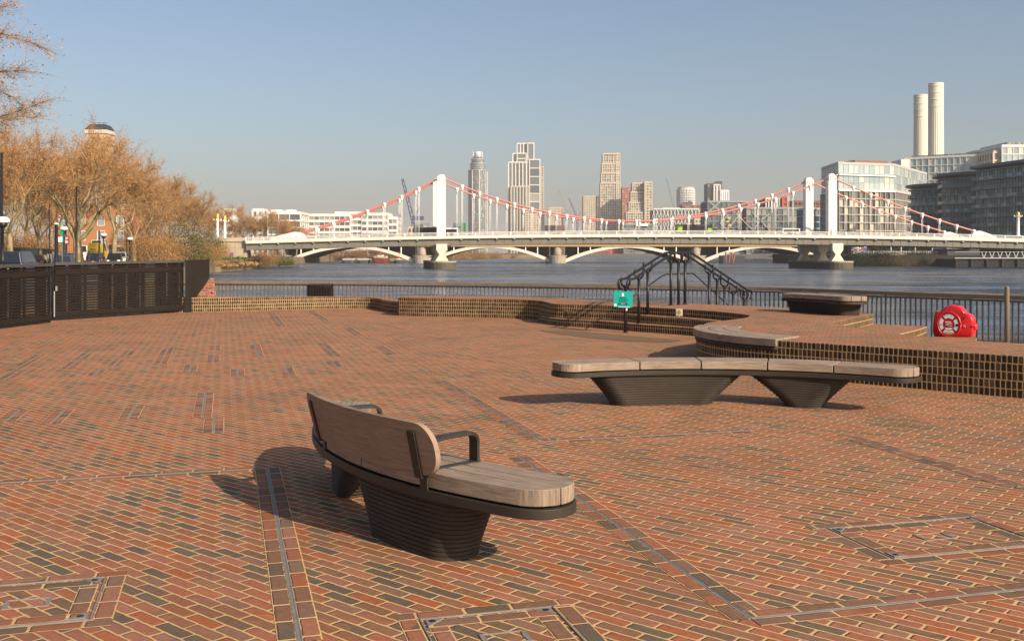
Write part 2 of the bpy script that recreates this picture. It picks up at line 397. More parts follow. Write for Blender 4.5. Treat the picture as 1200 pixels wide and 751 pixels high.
# raised platform outline (z = .48), from the far-left corner round the front to the right, then back along the river side
arcC=(5.05,15.34)
front=[(-2.97,26.75),(-2.2,26.35),(-1.2,26.1),(-.3,25.8),(.42,25.4),(.72,24.8),(.85,24.1),(.95,23.55),(1.3,23.25),(1.73,23.0),(2.26,22.6),(2.6,22.3),(3.4,21.4),(3.96,20.65),(4.3,19.9),(4.43,19.2),(4.25,18.55),(3.9,18.0),(3.28,17.15)]
lobe=[(arcC[0]+2.26*math.cos(R(a)),arcC[1]+2.26*math.sin(R(a))) for a in range(155,232,6)]
tail=[(4.35,12.92),(5.8,11.55),(7.5,9.95),(10.5,7.1),(13.5,4.2)]
back=[(15.2,5.9),(9.6,10.7),(6.6,13.2),(6.1,13.76),(5.6,14.6),(5.3,17.06),(6.9,19.55),(6.5,20.8),(5.95,21.6),(5.2,22.4),(4.25,23.35),(3.5,23.9),(2.46,24.7),(1.2,26.2),(0,27.3),(-1.6,27.8),(-2.9,28.0)]
fr=spline(front+lobe[:1],4)[:-1]+lobe+spline([lobe[-1]]+tail,5)[1:]
plat=fr+back
mb=MB(); mb.prism(plat,-.35,.478,0,1)
tag(mb.build('raised_terrace',[M['paving2'],M['wallbrick']],bevel=.012),kind='structure')
# header row along the wall tops is a strip of bricks laid flush on the platform
def offset_line(pts,w):
    out=[]
    for i,p in enumerate(pts):
        a=Vector(pts[max(i-1,0)]); b=Vector(pts[min(i+1,len(pts)-1)]); d=(b-a).normalized()
        out.append((p[0]-d.y*w,p[1]+d.x*w))
    return out
RN=[0]
def ribbon(mb,pts,w0,w1,z,mat=0,u0=0):
    RN[0]+=1; v0=RN[0]*.092; u0=RN[0]*.37
    A=offset_line(pts,w0); B=offset_line(pts,w1); u=u0
    for i in range(len(pts)-1):
        L=math.hypot(pts[i+1][0]-pts[i][0],pts[i+1][1]-pts[i][1])
        mb.add([(*A[i],z),(*A[i+1],z),(*B[i+1],z),(*B[i],z)],[(0,1,2,3)],mat,[[(u,v0),(u+L,v0),(u+L,v0+.092),(u,v0+.092)]]); u+=L
    return mb
# steps: two lower tiers in front of the platform edge
def tier(name,edge,z,label):
    e=spline(edge,6); bk=[(4.9,edge[-1][1]),(4.9,23.0),(3.0,24.0),(1.6,24.6),(.9,24.9)]
    mb=MB(); mb.prism(e+bk,-.35,z,0,1)
    return mb.build(name,[M['paving2'],M['wallbrick']],bevel=.01)
st=thing('brick_steps','wide curved flight of brick steps with dark risers below the handrails','steps',(2.4,21.6,0))
t1=tier('lower_step',[(.62,24.3),(.82,23.62),(1.15,22.95),(1.86,22.35),(2.5,21.5),(3.05,20.9),(3.59,20.3),(4.1,19.4),(4.5,18.6)],.158,'')
t2=tier('upper_step',[(.66,24.6),(.86,23.95),(1.25,23.25),(2.25,22.5),(2.84,21.6),(3.4,20.9),(3.87,20.2),(4.2,19.6),(4.6,18.9)],.318,'')
for t in (t1,t2):
    t.parent=st; t.matrix_parent_inverse=Matrix.Translation((-2.4,-21.6,0))
# river-side steps at the right of the platform
rs=thing('riverside_steps','shallow brick steps going down to the right beside the railing','steps',(6.4,16.5,0))
for nm,poly,z in (('middle_step',[(5.2,17.0),(4.9,15.0),(6.0,14.3),(6.4,16.96),(7.14,18.0),(7.6,18.75),(6.9,19.45)],.30),('lower_step',[(5.9,16.6),(5.7,14.6),(6.6,14.0),(7.3,16.4),(8.2,18.1),(8.4,18.5),(7.2,18.7)],.12)):
    mb=MB(); mb.prism(poly,-.39,z,0,1); o=mb.build(nm,[M['paving2'],M['wallbrick']],bevel=.01)
    o.parent=rs; o.matrix_parent_inverse=Matrix.Translation((-6.4,-16.5,0))

# low wall at the far left, joining the platform with an S curve
lw=spline([(-9.75,28.2),(-8.2,28.6),(-6.8,29.3),(-5.4,30.0),(-4.3,30.2),(-3.85,29.6),(-3.55,28.6),(-3.1,27.9),(-2.6,27.55)],6)
lwb=offset_line(lw,.42)
n=len(lw); zt=[.42-.10*min(1,i/(n*.55)) for i in range(n)]
mb=MB(); mb.prism(lw+lwb[::-1],-.4,.4,0,1,zf=zt+zt[::-1])
tag(mb.build('low_wall',[M['paving2'],M['wallbrick']],bevel=.01),'low curved brick wall between the black fence and the raised brick platform','wall')

# terrace sheet and what lies below it
terr=[(-14.5,-4),(14,-4),(14,3.6)]+[(13.5,4.4),(10.5,7.3),(7.5,10.2),(5.8,12),(6,15),(5.5,20),(3,24.5),(.5,26.5),(-2.7,27.7),(-3.6,28.9),(-3.9,29.9),(-4.4,30.45),(-5.4,30.25),(-8.2,28.9),(-9.7,28.5),(-10.5,28.6),(-14.5,28.6)]
mb=MB(); mb.prism(terr,-6,0)
tag(mb.build('brick_terrace',M['paving']),kind='structure')
rail=spline([(-16.0,34.2),(-9.8,32.9),(-3.7,31.8),(2.43,29.2),(6.7,26.7),(9.0,23.6),(10.7,21.4),(13.2,18.0),(18,11)],6)
ro=offset_line(rail,.35)
mb=MB(); mb.prism(ro[::-1]+[(-16,26),(18.5,3),(24,3)][:2]+[(24,3)],-7,-.4)
tag(mb.build('riverside_walkway',M['walk']),kind='structure')
# left bank: road level land running along the river to the bridge
lb=[(-14.4,-30),(-14.4,28.5),(-15.5,34.5),(-33,100),(-49,160),(-63.5,216),(-66,250),(-68,264),(-75.5,272),(-78,330),(-84,420),(-90,520),(-40,640),(60,900),(60,1500),(-900,1500),(-900,-30)]
mb=MB(); mb.prism(lb,-7,-.05,0,1)
tag(mb.build('left_bank',[M['asphalt'],M['bankwall']]),kind='structure')
mb=MB()
bank=[(-66.5,214),(-63.2,222),(-64.5,245),(-66,262),(-78,262),(-80,214)]
mb.prism(bank,-3,-1.3,0,1)
mb.prism([(-69,216),(-66.5,224),(-67.5,261),(-80,261),(-80,216)],-1.4,-.1,0,1)
tag(mb.build('grassy_bank',[M['grass'],M['bankwall']]),kind='structure')
# right bank and the far shore
rb=[(330,270),(165,305),(104,316),(100,322),(106,372),(112,440),(150,560),(185,700),(230,900),(400,1500),(1500,1500),(1500,100)]
mb=MB(); mb.prism(rb,-7,.9,0,1)
tag(mb.build('right_bank',[M['earth'],M['darkwall']]),kind='structure')
mb=MB(); mb.prism([(-400,960),(400,960),(500,1500),(-500,1500)],-7,.5,0,1)
tag(mb.build('far_shore',[M['earth'],M['farwall']]),kind='structure')

# ================================================================== PAVING FRAMES
e1=Vector((math.cos(GRID),math.sin(GRID))); e2=Vector((-math.sin(GRID),math.cos(GRID)))
SL=[]
def slot(px0,px1,label,w=.086,mat='border',group=None,ext=None):
    a=Vector(onz(*px0,0)); b=Vector(onz(*px1,0)); d=b-a
    ax=e2 if abs(d.dot(e2))>abs(d.dot(e1)) else e1
    L=d.dot(ax); b=a+ax*L
    mid=(a+b)/2; SL.append(1); dz=.0004*(len(SL)%6)
    t=thing('slot_drain',label,'drain strip',(mid.x,mid.y,dz),group=group)
    pts=[tuple(a-mid),tuple(b-mid)]
    mb=MB(); ribbon(mb,pts,.009,.009+w,.0015); ribbon(mb,pts,-.009-w,-.009,.0015)
    mb.build('border_bricks',M[mat],t)
    m=MB(); 
    for s in(-1,1):
        A=offset_line(pts,s*.0085)
        m.bar((*A[0],.001),(*A[1],.001),.006,.006)
    A=pts; m.bar((*A[0],.0002),(*A[1],.0002),.011,.004)
    m.build('metal_strip',M['galv'],t)
    return t
slot((352,752),(312,548),'long slot drain edged with dark and red bricks behind the near bench')
slot((880,725),(598,534),'long slot drain running diagonally past the rounded tip of the near bench')
slot((880,725),(1240,697),'slot drain crossing the lower right corner of the paving')
slot((633,516),(515,446),'thin slot drain passing behind the armrest of the near bench')
slot((1000,513),(1210,569),'slot drain in the paving at the right below the long bench')
slot((0,566),(306,548),'slot drain crossing the paving left of the near bench')
slot((640,517),(880,504),'slot drain crossing the paving below the left base of the long bench')
small=[((237,489),(238,460)),((250,507),(250,489)),((150,491),(172,475)),((60,496),(82,480)),((6,494),(34,480)),((5,445),(25,436)),((15,434),(45,416)),((80,431),(93,422)),((95,420),(108,412)),((110,440),(122,432)),((133,429),(143,421)),((146,418),(156,411)),((188,426),(196,418)),((193,416),(201,408)),((222,436),(231,427)),((250,424),(257,416)),((252,410),(257,405)),((279,440),(287,432)),((340,441),(333,431)),((303,418),(296,404)),((393,417),(375,402)),((330,382),(314,366)),((382,376),(364,364)),((420,392),(409,384)),((395,430),(388,424)),((460,415),(446,405))]
for a,b in small: slot(a,b,'short metal slot between two brick strips in the open paving',.086,'border',group='short slot drains scattered across the paving')

def cover(corner,s1,s2,l1,l2,label):
    c=Vector(onz(*corner,0))+e1*(s1*l1/2)+e2*(s2*l2/2)
    t=thing('inspection_cover',label,'inspection cover',(c.x,c.y,0),GRID)
    bw=.088
    mb=MB(); m=MB(); x,y=l1/2,l2/2
    for sgn in(-1,1):
        ribbon(mb,[(-x,sgn*(y-bw/2)),(x,sgn*(y-bw/2))],-bw/2,bw/2,.0015)
        ribbon(mb,[(sgn*(x-bw/2),-y+bw),(sgn*(x-bw/2),y-bw)],-bw/2,bw/2,.0015)
        yi=y-bw-.03; xi=x-bw-.03
        ribbon(mb,[(-xi,sgn*(yi-bw/2)),(xi,sgn*(yi-bw/2))],-bw/2,bw/2,.0015)
        ribbon(mb,[(sgn*(xi-bw/2),-yi+bw),(sgn*(xi-bw/2),yi-bw)],-bw/2,bw/2,.0015)
        m.bar((-x+bw,sgn*(y-bw-.009),.003),(x-bw,sgn*(y-bw-.009),.003),.007,.007)
        pass
        m.bar((sgn*(x-bw-.009),-y+bw,.003),(sgn*(x-bw-.009),y-bw,.003),.007,.007)
        pass
    mb.build('border_bricks',M['border'],t); m.build('metal_frame',M['galv'],t)
    for sx in(-1,1):
        for sy in(-1,1):
            q=MB(); X,Y=sx*(x-bw-.028),sy*(y-bw-.028)
            q.prism([(X,Y),(X-sx*.085,Y),(X,Y-sy*.085)],-.01,.0075)
            q.lathe([(.016,.0),(.016,.009),(.008,.010)],(X-sx*.028,Y-sy*.028,0),12,1)
            q.build('corner_plate',[M['galv'],M['black']],t)
    b=MB(); w,h=.10,.06
    for p,r in (((-w,-h),(w,-h)),((w,-h),(w,h)),((w,h),(-w,h)),((-w,h),(-w,-h))): b.bar((*p,.002),(*r,.002),.007,.006)
    for sx in(-1,1):
        b.prism([(sx*w,-h),(sx*w,h),(sx*(w-.014),h*.9),(sx*(w-.022),0),(sx*(w-.014),-h*.9)],-.01,.0045)
    b.build('lifting_badge',M['galv'],t)
cover((943,616),1,-1,1.2,.82,'brick filled inspection cover in the paving at the lower right')
cover((150,668),-1,-1,.82,.82,'brick filled inspection cover in the lower left corner of the paving')
cover((463,720),1,-1,.82,.82,'brick filled inspection cover cut by the bottom edge below the near bench')

# ================================================================== BENCHES
def polar(c,r,a,z): return (c[0]+r*math.cos(a),c[1]+r*math.sin(a),z)
def ring_piece(mb,c,r0,r1,aS,aE,z0,z1,off=0,nr=4,na=10,rot=0,capS=None,capE=None,mat=0,us=0):
    # curved plank between radii r0..r1 and angles aS(r)..aE(r); uv = (arc length, radius/height)
    rm=(r0+r1)/2; V=[];
    for iz,z in enumerate((z0,z1)):
        for i in range(nr+1):
            r=r0+(r1-r0)*(1-math.cos(PI*i/nr))/2
            s=aS+(capS(r) if capS else 0); e=aE-(capE(r) if capE else 0)
            for k in range(na+1): V.append(polar(c,r,s+(e-s)*k/na,z))
    def I(z,i,k): return z*(nr+1)*(na+1)+i*(na+1)+k
    fs=[];uv=[]
    def U(i,k,z): return (us+(aS+(aE-aS)*k/na)*rm, off+(r0+(r1-r0)*i/nr)*1.0+z)
    for i in range(nr):
        for k in range(na):
            fs.append((I(1,i,k),I(1,i+1,k),I(1,i+1,k+1),I(1,i,k+1))); uv.append([U(i,k,0),U(i+1,k,0),U(i+1,k+1,0),U(i,k+1,0)])
            fs.append((I(0,i,k),I(0,i,k+1),I(0,i+1,k+1),I(0,i+1,k))); uv.append([U(i,k,0)]*4)
    for k in range(na):
        for i,fl in((0,0),(nr,1)):
            q=(I(0,i,k),I(1,i,k),I(1,i,k+1),I(0,i,k+1)); w=[U(i,k,.3),U(i,k,.3+z1-z0),U(i,k+1,.3+z1-z0),U(i,k+1,.3)]
            if fl: q=q[::-1]; w=w[::-1]
            fs.append(q); uv.append(w)
    for i in range(nr):
        for k,fl in((0,1),(na,0)):
            q=(I(0,i,k),I(1,i,k),I(1,i+1,k),I(0,i+1,k)); w=[U(i,k,.6),(U(i,k,.6)[0]+z1-z0,U(i,k,.6)[1]),(U(i+1,k,.6)[0]+z1-z0,U(i+1,k,.6)[1]),U(i+1,k,.6)]
            if fl: q=q[::-1]; w=w[::-1]
            fs.append(q); uv.append(w)
    mb.add(V,fs,mat,uv,True); return mb
def cornercap(r0,r1,rc):           # rounds the two corners of a bench end
    def f(r):
        e=min(r-r0,r1-r)
        if e>=rc: return 0
        e=max(e,0); d=rc-math.sqrt(max(rc*rc-(rc-e)**2,0)); return d/((r0+r1)/2)
    return f
def make_bench(label,group,c,r0,r1,a0,a1,joints,bases,back=False,z=0.0,zt=.48,thick=.085,origin=None,frame=True,name='curved_bench'):
    am=(a0+a1)/2; rm=(r0+r1)/2
    og=origin or (c[0]+rm*math.cos(am),c[1]+rm*math.sin(am),z)
    t=thing(name,label,'bench',og,group=group); lc=(c[0]-og[0],c[1]-og[1])
    if z: zt=zt
    cap=cornercap(r0,r1,.19)
    edges=[a0]+joints+[a1]; w=(r1-r0)/3
    for i in range(len(edges)-1):
        mb=MB(); g=.007/rm
        for j in range(3):
            ra=r0+w*j+(.0055 if j else 0); rbb=r0+w*(j+1)-(.0055 if j<2 else 0)
            ring_piece(mb,lc,ra,rbb,edges[i]+(g if i else 0),edges[i+1]-(g if i<len(edges)-2 else 0),zt-thick,zt,off=j*.37+i*1.7,
                nr=8,na=9,capS=cap if i==0 and frame else None,capE=cap if i==len(edges)-2 and frame else None,us=i*3.1+j*1.3)
        mb.build('seat_section',M['wood'],t,bevel=.007).data.set_sharp_from_angle(angle=R(35))
    if frame:
        cap2=cornercap(r0-.012,r1+.012,.2); mb=MB()
        ring_piece(mb,lc,r0-.012,r1+.012,a0-.012/rm,a1+.012/rm,zt-thick-.062,zt-thick-.012,nr=14,na=40,capS=cap2,capE=cap2)
        mb.build('seat_frame',M['steel'],t,bevel=.004).data.set_sharp_from_angle(angle=R(35))
        mb=MB(); ring_piece(mb,lc,r0+.05,r1-.05,a0+.10/rm,a1-.10/rm,zt-thick-.014,zt-thick+.002,nr=2,na=30)
        mb.build('spacer',M['black'],t)
    for (tS,tE,bS,bE,*ins) in bases:
        ins=ins[0] if ins else 0
        nl=13; H=zt-thick-.060; mb=MB()
        for k in range(nl):
            f=k/(nl-1); q=f**1.15
            s=bS+(tS-bS)*q; e=bE+(tE-bE)*q
            ra=r0+.05-.03*f; rbb=r1-.03+.015*f-ins
            cp=cornercap(ra,rbb,min(.17,abs(rbb-ra)*.45))
            ring_piece(mb,lc,ra,rbb,s,e,H*k/nl,H*(k+1)/nl-.003,nr=12,na=14,capS=cp,capE=cp)
        ring_piece(mb,lc,r0+.09,r0+.14,bS+.02,bE-.02,0,H,nr=2,na=6)
        mb.build('stepped_base',M['base'],t,bevel=.003,seg=1).data.set_sharp_from_angle(angle=R(40))
    if back:
        jA,jB=joints[1],joints[-1]
        # bent plywood back board
        ext=.16/r1; s0,s1=jA-ext,jB+ext; nu=44; nv=12; H=.288; zc=zt+.130; rc=.13
        Lb=(s1-s0)*r1; mb=MB(); V=[];T=.034
        for side in(0,1):
            for i in range(nu+1):
                # denser towards the ends
                x=(1-math.cos(PI*i/nu))/2; e=min(x,1-x)*Lb
                hh=H/2 if e>=rc else H/2-rc+math.sqrt(max(rc*rc-(rc-e)**2,0))
                hh=max(hh,.004); a=s0+(s1-s0)*x
                for j in range(nv+1):
                    zz=zc-hh+2*hh*j/nv; lean=(zz-zt)*.24
                    rr=r1+.008+lean+(T if side else 0)
                    V.append(polar(lc,rr,a,zz))
        def I(sd,i,j): return sd*(nu+1)*(nv+1)+i*(nv+1)+j
        fs=[];uv=[]
        def U(i,j): return ((1-math.cos(PI*i/nu))/2*Lb, j/nv*H)
        for i in range(nu):
            for j in range(nv):
                w=[U(i,j),U(i+1,j),U(i+1,j+1),U(i,j+1)]
                fs.append((I(1,i,j),I(1,i+1,j),I(1,i+1,j+1),I(1,i,j+1))); uv.append(w)
                fs.append((I(0,i,j),I(0,i,j+1),I(0,i+1,j+1),I(0,i+1,j))); uv.append([w[0],w[3],w[2],w[1]])
            for j in(0,nv):
                q=(I(0,i,j),I(0,i+1,j),I(1,i+1,j),I(1,i,j)); fs.append(q if j==0 else q[::-1]); uv.append([U(i,j)]*4)
        for j in range(nv):
            for i in(0,nu):
                q=(I(0,i,j),I(1,i,j),I(1,i,j+1),I(0,i,j+1)); fs.append(q if i==0 else q[::-1]); uv.append([U(i,j)]*4)
        mb.add(V,fs,0,uv,True); bo=mb.build('backrest',M['backwood'],t)
        bo.data.set_sharp_from_angle(angle=R(50))
        for a in(jA,jB):
            ca=math.cos(a); sa=math.sin(a); mb=MB()
            def P(r,z,da=0): return polar(lc,r,a+da,z)
            def rad(z): return r1+.008+(z-zt)*.24+.034
            tz=(-sa,ca,0)
            up=(ca,sa,0)
            mb.bar(P(rad(zt-.02)+.006,zt-.025),P(rad(zt+.225)+.006,zt+.225),.062,.012,up=up)
            mb.bar(P(r1+.006,zt-thick-.05),P(r1+.006,zt-.02),.062,.012,up=up)
            mb.bar(P(r1+.0,zt-.026),P(rad(zt-.02)+.012,zt-.026),.062,.012,up=(0,0,1))
            for zz in(.03,.19):
                for dz in(-.018,.018):
                    p=Vector(P(rad(zt+zz)+.012,zt+zz,dz/r1)); mb.tube([p,p+Vector((ca,sa,0))*.004],.006,8)
            mb.build('back_bracket',M['steel'],t,bevel=.002)
            m=MB(); pts=[]; rF=r0+.03; rB=r1+.0; zA=zt+.165
            path=[(rB+.03,zA-.03),(rB-.04,zA-.008),(rB-.12,zA)]+[(rF+.05+.0,zA)]
            for k in range(1,7):
                q=PI/2*k/6; path.append((rF+.05-.05*math.sin(q),zA-.05+.05*math.cos(q)))
            path.append((rF,zt-thick-.04))
            for p,q in zip(path[:-1],path[1:]):
                dd=Vector((q[0]-p[0],q[1]-p[1])).normalized()
                m.bar(P(p[0]-dd.x*.002,p[1]-dd.y*.002),P(q[0]+dd.x*.002,q[1]+dd.y*.002),.068,.018,up=(ca*(-dd.y),sa*(-dd.y),dd.x))
            m.bar(P(r0+.0,zt+.001),P(r1-.03,zt+.001),.05,.008)
            m.build('armrest',M['steel'],t)
    return t
BG='curved timber benches on the terrace'
cN=(2.014,7.952); aa=lambda d:R(d)
make_bench('near curved bench with a brown plywood backrest and flat steel armrests',BG,cN,3.10,3.49,aa(177.5),aa(238.4),[aa(190.2),aa(203.0),aa(213.8),aa(224.7)],
    [(aa(210.2),aa(229.4),aa(213.2),aa(227.2)),(aa(186),aa(205),aa(190),aa(199),.10)],back=True)
cL=(1.953,8.125)
make_bench('long backless curved bench of five pale timber sections on two stepped dark bases',BG,cL,2.915,3.34,aa(46.4),aa(118.4),[aa(61.3),aa(74.6),aa(88.3),aa(101.5)],
    [(aa(79.8),aa(110.8),aa(85.5),aa(106.2)),(aa(58.5),aa(78),aa(64),aa(71.2))])
# seat let into the wall of the platform
ws=make_bench('curved timber seat let into the top of the dark brick platform wall',None,arcC,1.62,2.30,R(153),R(228),[R(178),R(203)],[],z=0,zt=.50,thick=.10,frame=False,name='wall_seat')
mb=MB(); ring_piece(mb,(arcC[0]-ws.location.x,arcC[1]-ws.location.y),2.0,2.275,R(153.2),R(228),.335,.402,nr=1,na=30); mb.build('painted_gap_shade',M['black'],ws)  # black strip standing in for the shade in the gap under the seat
# small bench on the platform by the railing
make_bench('short backless curved bench on the raised platform in front of the river railing',BG,(3.2,18.4),2.86,3.44,R(7.5),R(43),[R(19),R(31)],[(R(10.5),R(41),R(11.5),R(40))],z=.48,zt=.36)
# ================================================================== BLACK SLATTED FENCE AT THE LEFT
def slat_panel(name,a,b,z0a,z0b,zta,ztb,parent,gap=.013,sl=.05):
    a=Vector((*a,0)); b=Vector((*b,0)); d=(b-a); L=d.length; d.normalize(); nrm=Vector((d.y,-d.x,0))
    if nrm.x<0: nrm=-nrm
    mb=MB(); rnd=random.Random(int(L*1000)); nrow=int((min(zta,ztb)-max(z0a,z0b))/(sl+gap))
    for i in range(nrow):
        f=(i+.5)/nrow; za=z0a+(zta-z0a)*f; zb=z0b+(ztb-z0b)*f
        if i in (1,2,nrow-4,nrow-3): g2=0
        x=0
        while x<L:                      # each row is made of boards butted at the posts, with small notched openings
            x2=min(L,x+rnd.choice((.55,.8,1.1)))
            t0,t1=x/L,x2/L
            p=a+d*x+nrm*rnd.uniform(0,.006); q=a+d*(x2-.018)+nrm*rnd.uniform(0,.006)
            p.z=za+(zb-za)*t0; q.z=za+(zb-za)*t1
            mb.bar(p,q,.02,sl)
            x=x2
    return mb.build(name,M['fence'],parent)
def fence_panel(a,b,z0a,z0b,zta,ztb,label,parts=True,ncol=16):
    mid=((a[0]+b[0])/2,(a[1]+b[1])/2,0)
    t=thing('slatted_fence_panel',label,'fence panel',mid,group='black slatted fence panels')
    A=(a[0]-mid[0],a[1]-mid[1]); B=(b[0]-mid[0],b[1]-mid[1])
    slat_panel('slats',A,B,z0a+.02,z0b+.02,zta-.09,ztb-.09,t)
    av=Vector((*A,0)); bv=Vector((*B,0)); d=(bv-av); L=d.length; d.normalize(); nrm=Vector((d.y,-d.x,0)); nrm=nrm if nrm.x>0 else -nrm
    mb=MB(); rnd=random.Random(5)
    nc=int(L/.42)
    for i in range(nc+1):               # uprights and blackout boards behind the slats
        w=.05 if i%3 else .09
        p=av+d*(L*i/nc)-nrm*.035; f=i/nc
        z0=z0a+(z0b-z0a)*f; z1=zta+(ztb-zta)*f-.06
        mb.bar((p.x,p.y,z0+.01),(p.x,p.y,z1),.05,w,up=tuple(d))
        if i<nc and i%4!=2:
            q=p+d*(L/nc*.46)-nrm*.03
            mb.bar((q.x,q.y,z0+.05),(q.x,q.y,z1),.012,L/nc*.72,up=tuple(d))
    mb.build('upright',M['blackmetal'],t)
    mb=MB(); p=av.copy(); q=bv.copy(); p.z=zta-.035; q.z=ztb-.035; mb.bar(p-d*.02,q+d*.02,.15,.07); 
    mb.build('coping',M['fencetop'],t,bevel=.008)
    mb=MB(); p=av+nrm*.02; q=bv+nrm*.02; p.z=z0a+.12; q.z=z0b+.12; mb.bar(p,q,.02,.09); p.z=zta-.24;q.z=ztb-.24; mb.bar(p,q,.02,.11); mb.build('rail',M['fence'],t)
    return t
fence_panel((-11.45,17.2),(-11.06,22.0),.0,.0,1.36,1.37,'black slatted fence panel cut off by the left edge')
fence_panel((-11.06,22.05),(-10.86,24.1),.0,.0,1.385,1.395,'narrow black slatted fence panel left of the pale vertical gap')
g=fence_panel((-11.06,24.75),(-9.12,28.35),.03,.03,1.41,1.44,'wide black slatted gate panel with a small lock on its left edge')
mb=MB(); mb.box((-11.0-(-10.09),24.72-26.55,.78),(.05,.05,.12),.5); mb.build('lock_box',M['galv'],g,bevel=.01)
mb=MB(); mb.bar((-11.03+10.09,24.68-26.55,.1),(-11.03+10.09,24.68-26.55,.72),.012,.035); mb.build('edge_strip',M['whitegrey'],g)
t=thing('fence_end',"dark curved sheet metal end of the fence with a sweeping cut edge above red bricks",'fence end',(-8.9,28.7,0))
D=28.7; pts=[(220,304.6),(245.5,304.2),(245.5,324),(243,330),(238,337.5),(232.5,344.5),(229.5,352),(227,366.5),(220,366.5)]
mb=MB()
P=[at(px,py,D-.4+(px-220)/25*.55) for px,py in pts]
fr_=[(p.x+8.9,p.y-28.7,p.z) for p in P]; bk_=[(p[0]-.03,p[1]+.05,p[2]) for p in fr_]; n=len(P)
mb.add(fr_+bk_,[tuple(range(n))[::-1],tuple(range(n,2*n))]+[(i,(i+1)%n,n+(i+1)%n,n+i) for i in range(n)])
mb.build('end_plate',M['fence'],t)
mb=MB(); p=at(219.2,366,28.3); mb.bar((p.x+8.9,p.y-28.7,-.0),(p.x+8.9,p.y-28.7,1.43),.08,.08); mb.build('post',M['black'],t)
mb=MB(); pts=[(224,350.5),(229.5,347),(234,341),(238.5,336),(243,331),(247,326),(250.5,351)]
P=[at(px,py,29.3) for px,py in pts]; n=len(P)
a=[(p.x,p.y,p.z) for p in P]+[(p.x,p.y+.3,p.z) for p in P]
uvs=[[(p[0],p[2]) for p in a[:n]][::-1],[(p[0],p[2]) for p in a[:n]]]+[[(0,a[i][2]),(0,a[(i+1)%n][2]),(.3,a[(i+1)%n][2]),(.3,a[i][2])] for i in range(n)]
mb.add(a,[tuple(range(n))[::-1],tuple(range(n,2*n))]+[(i,(i+1)%n,n+(i+1)%n,n+i) for i in range(n)],0,uvs)
o=mb.build('brick_stub',M['redbrick']); tag(o,'stub of red brick wall with a pink spray mark beside the fence end','wall')
mb=MB(); rnd=random.Random(3); 
for i in range(7):
    p=at(248.2+rnd.uniform(-1.6,.9),343+rnd.uniform(-1.2,1.2),29.293); mb.box(p,(.05,.004,.03))
mb.build('spray_mark',M['pink'],o)

# ================================================================== RIVER RAILING
rt=thing('river_railing','long curved river railing with timber top rail and thin dark uprights','railing',(4,28,0))
ro_=[(x-4,y-28) for x,y in spline([(-16.0,34.2),(-9.8,32.8),(-3.7,31.8),(2.43,29.2),(6.7,26.7),(9.0,23.5),(10.7,21.4),(13.2,18.0),(18,11)],14)]
def raillike(z0,z1,w,name,mat,bev=.01):
    mb=MB(); A=offset_line(ro_,w/2); B=offset_line(ro_,-w/2); n=len(ro_); u=0
    vs=[];us=[0]
    for i in range(1,n): us.append(us[-1]+math.hypot(ro_[i][0]-ro_[i-1][0],ro_[i][1]-ro_[i-1][1]))
    for i in range(n): vs+= [(*B[i],z0),(*A[i],z0),(*A[i],z1),(*B[i],z1)]
    fs=[];uv=[]
    for i in range(n-1):
        for k in range(4):
            j=(k+1)%4; fs.append((4*i+k,4*i+4+k,4*i+4+j,4*i+j)); uv.append([(us[i],k*.13),(us[i+1],k*.13),(us[i+1],k*.13+.12),(us[i],k*.13+.12)])
    fs+=[(0,1,2,3),(4*n-1,4*n-2,4*n-3,4*n-4)]; uv+=[None,None]
    mb.add(vs,fs,0,uv); return mb.build(name,mat,rt,bevel=bev)
raillike(.655,.75,.15,'top_rail',M['railwood'])
raillike(.60,.64,.05,'upper_bar',M['railmetal'],0); raillike(-.28,-.24,.05,'lower_bar',M['railmetal'],0)
acc=0; step=.128; pos=[]; 
for i in range(len(ro_)-1):
    a=Vector(ro_[i]); b=Vector(ro_[i+1]); L=(b-a).length; d=(b-a)/L
    while acc<L: pos.append((a+d*acc,d)); acc+=step
    acc-=L
def vis(p): px=600+(p.x+4)/(p.y+28)*F; return -15<px<1225
pos=[q for q in pos if vis(q[0])]
pos.sort(key=lambda q:q[0].y)
bmsh=None; rest=MB(); up_=MB()
for i,(p,d) in enumerate(pos):
    mb=MB() if i<100 else rest
    if i<100:
        if bmsh is None:
            mb.bar((0,0,-.26),(0,0,.62),.02,.046,up=(1,0,0)); bo=mb.build('baluster',M['railmetal'],rt); bmsh=bo.data
        else: bo=bpy.data.objects.new('baluster',bmsh); COL.objects.link(bo); bo.parent=rt
        bo.location=(p.x,p.y,0); bo.rotation_euler=(0,0,math.atan2(d.y,d.x)+PI/2)
    else: rest.bar((p.x,p.y,-.26),(p.x,p.y,.62),.02,.046,up=tuple((d.y,-d.x,0)))
tag(rest.build('far_balusters',M['railmetal'],rt),kind='stuff')
k=0
for i,(p,d) in enumerate(sorted(pos,key=lambda q:q[0].x)):
    if i%16==8:
        mb=MB(); mb.bar((p.x,p.y+.02,-.42),(p.x,p.y+.02,.655),.035,.04); mb.build('rail_post',M['railmetal'],rt)
# tall timber post
mb=MB(); p=at(1180,400,20.9); mb.lathe([(.05,-.4),(.048,.6),(.046,.92),(.042,.955),(0,.965)],(0,0,0),14)
o=mb.build('mooring_post',M['railwood']); o.location=(p.x,20.9,0); tag(o,'grey brown timber post rising above the railing at the right edge','post')
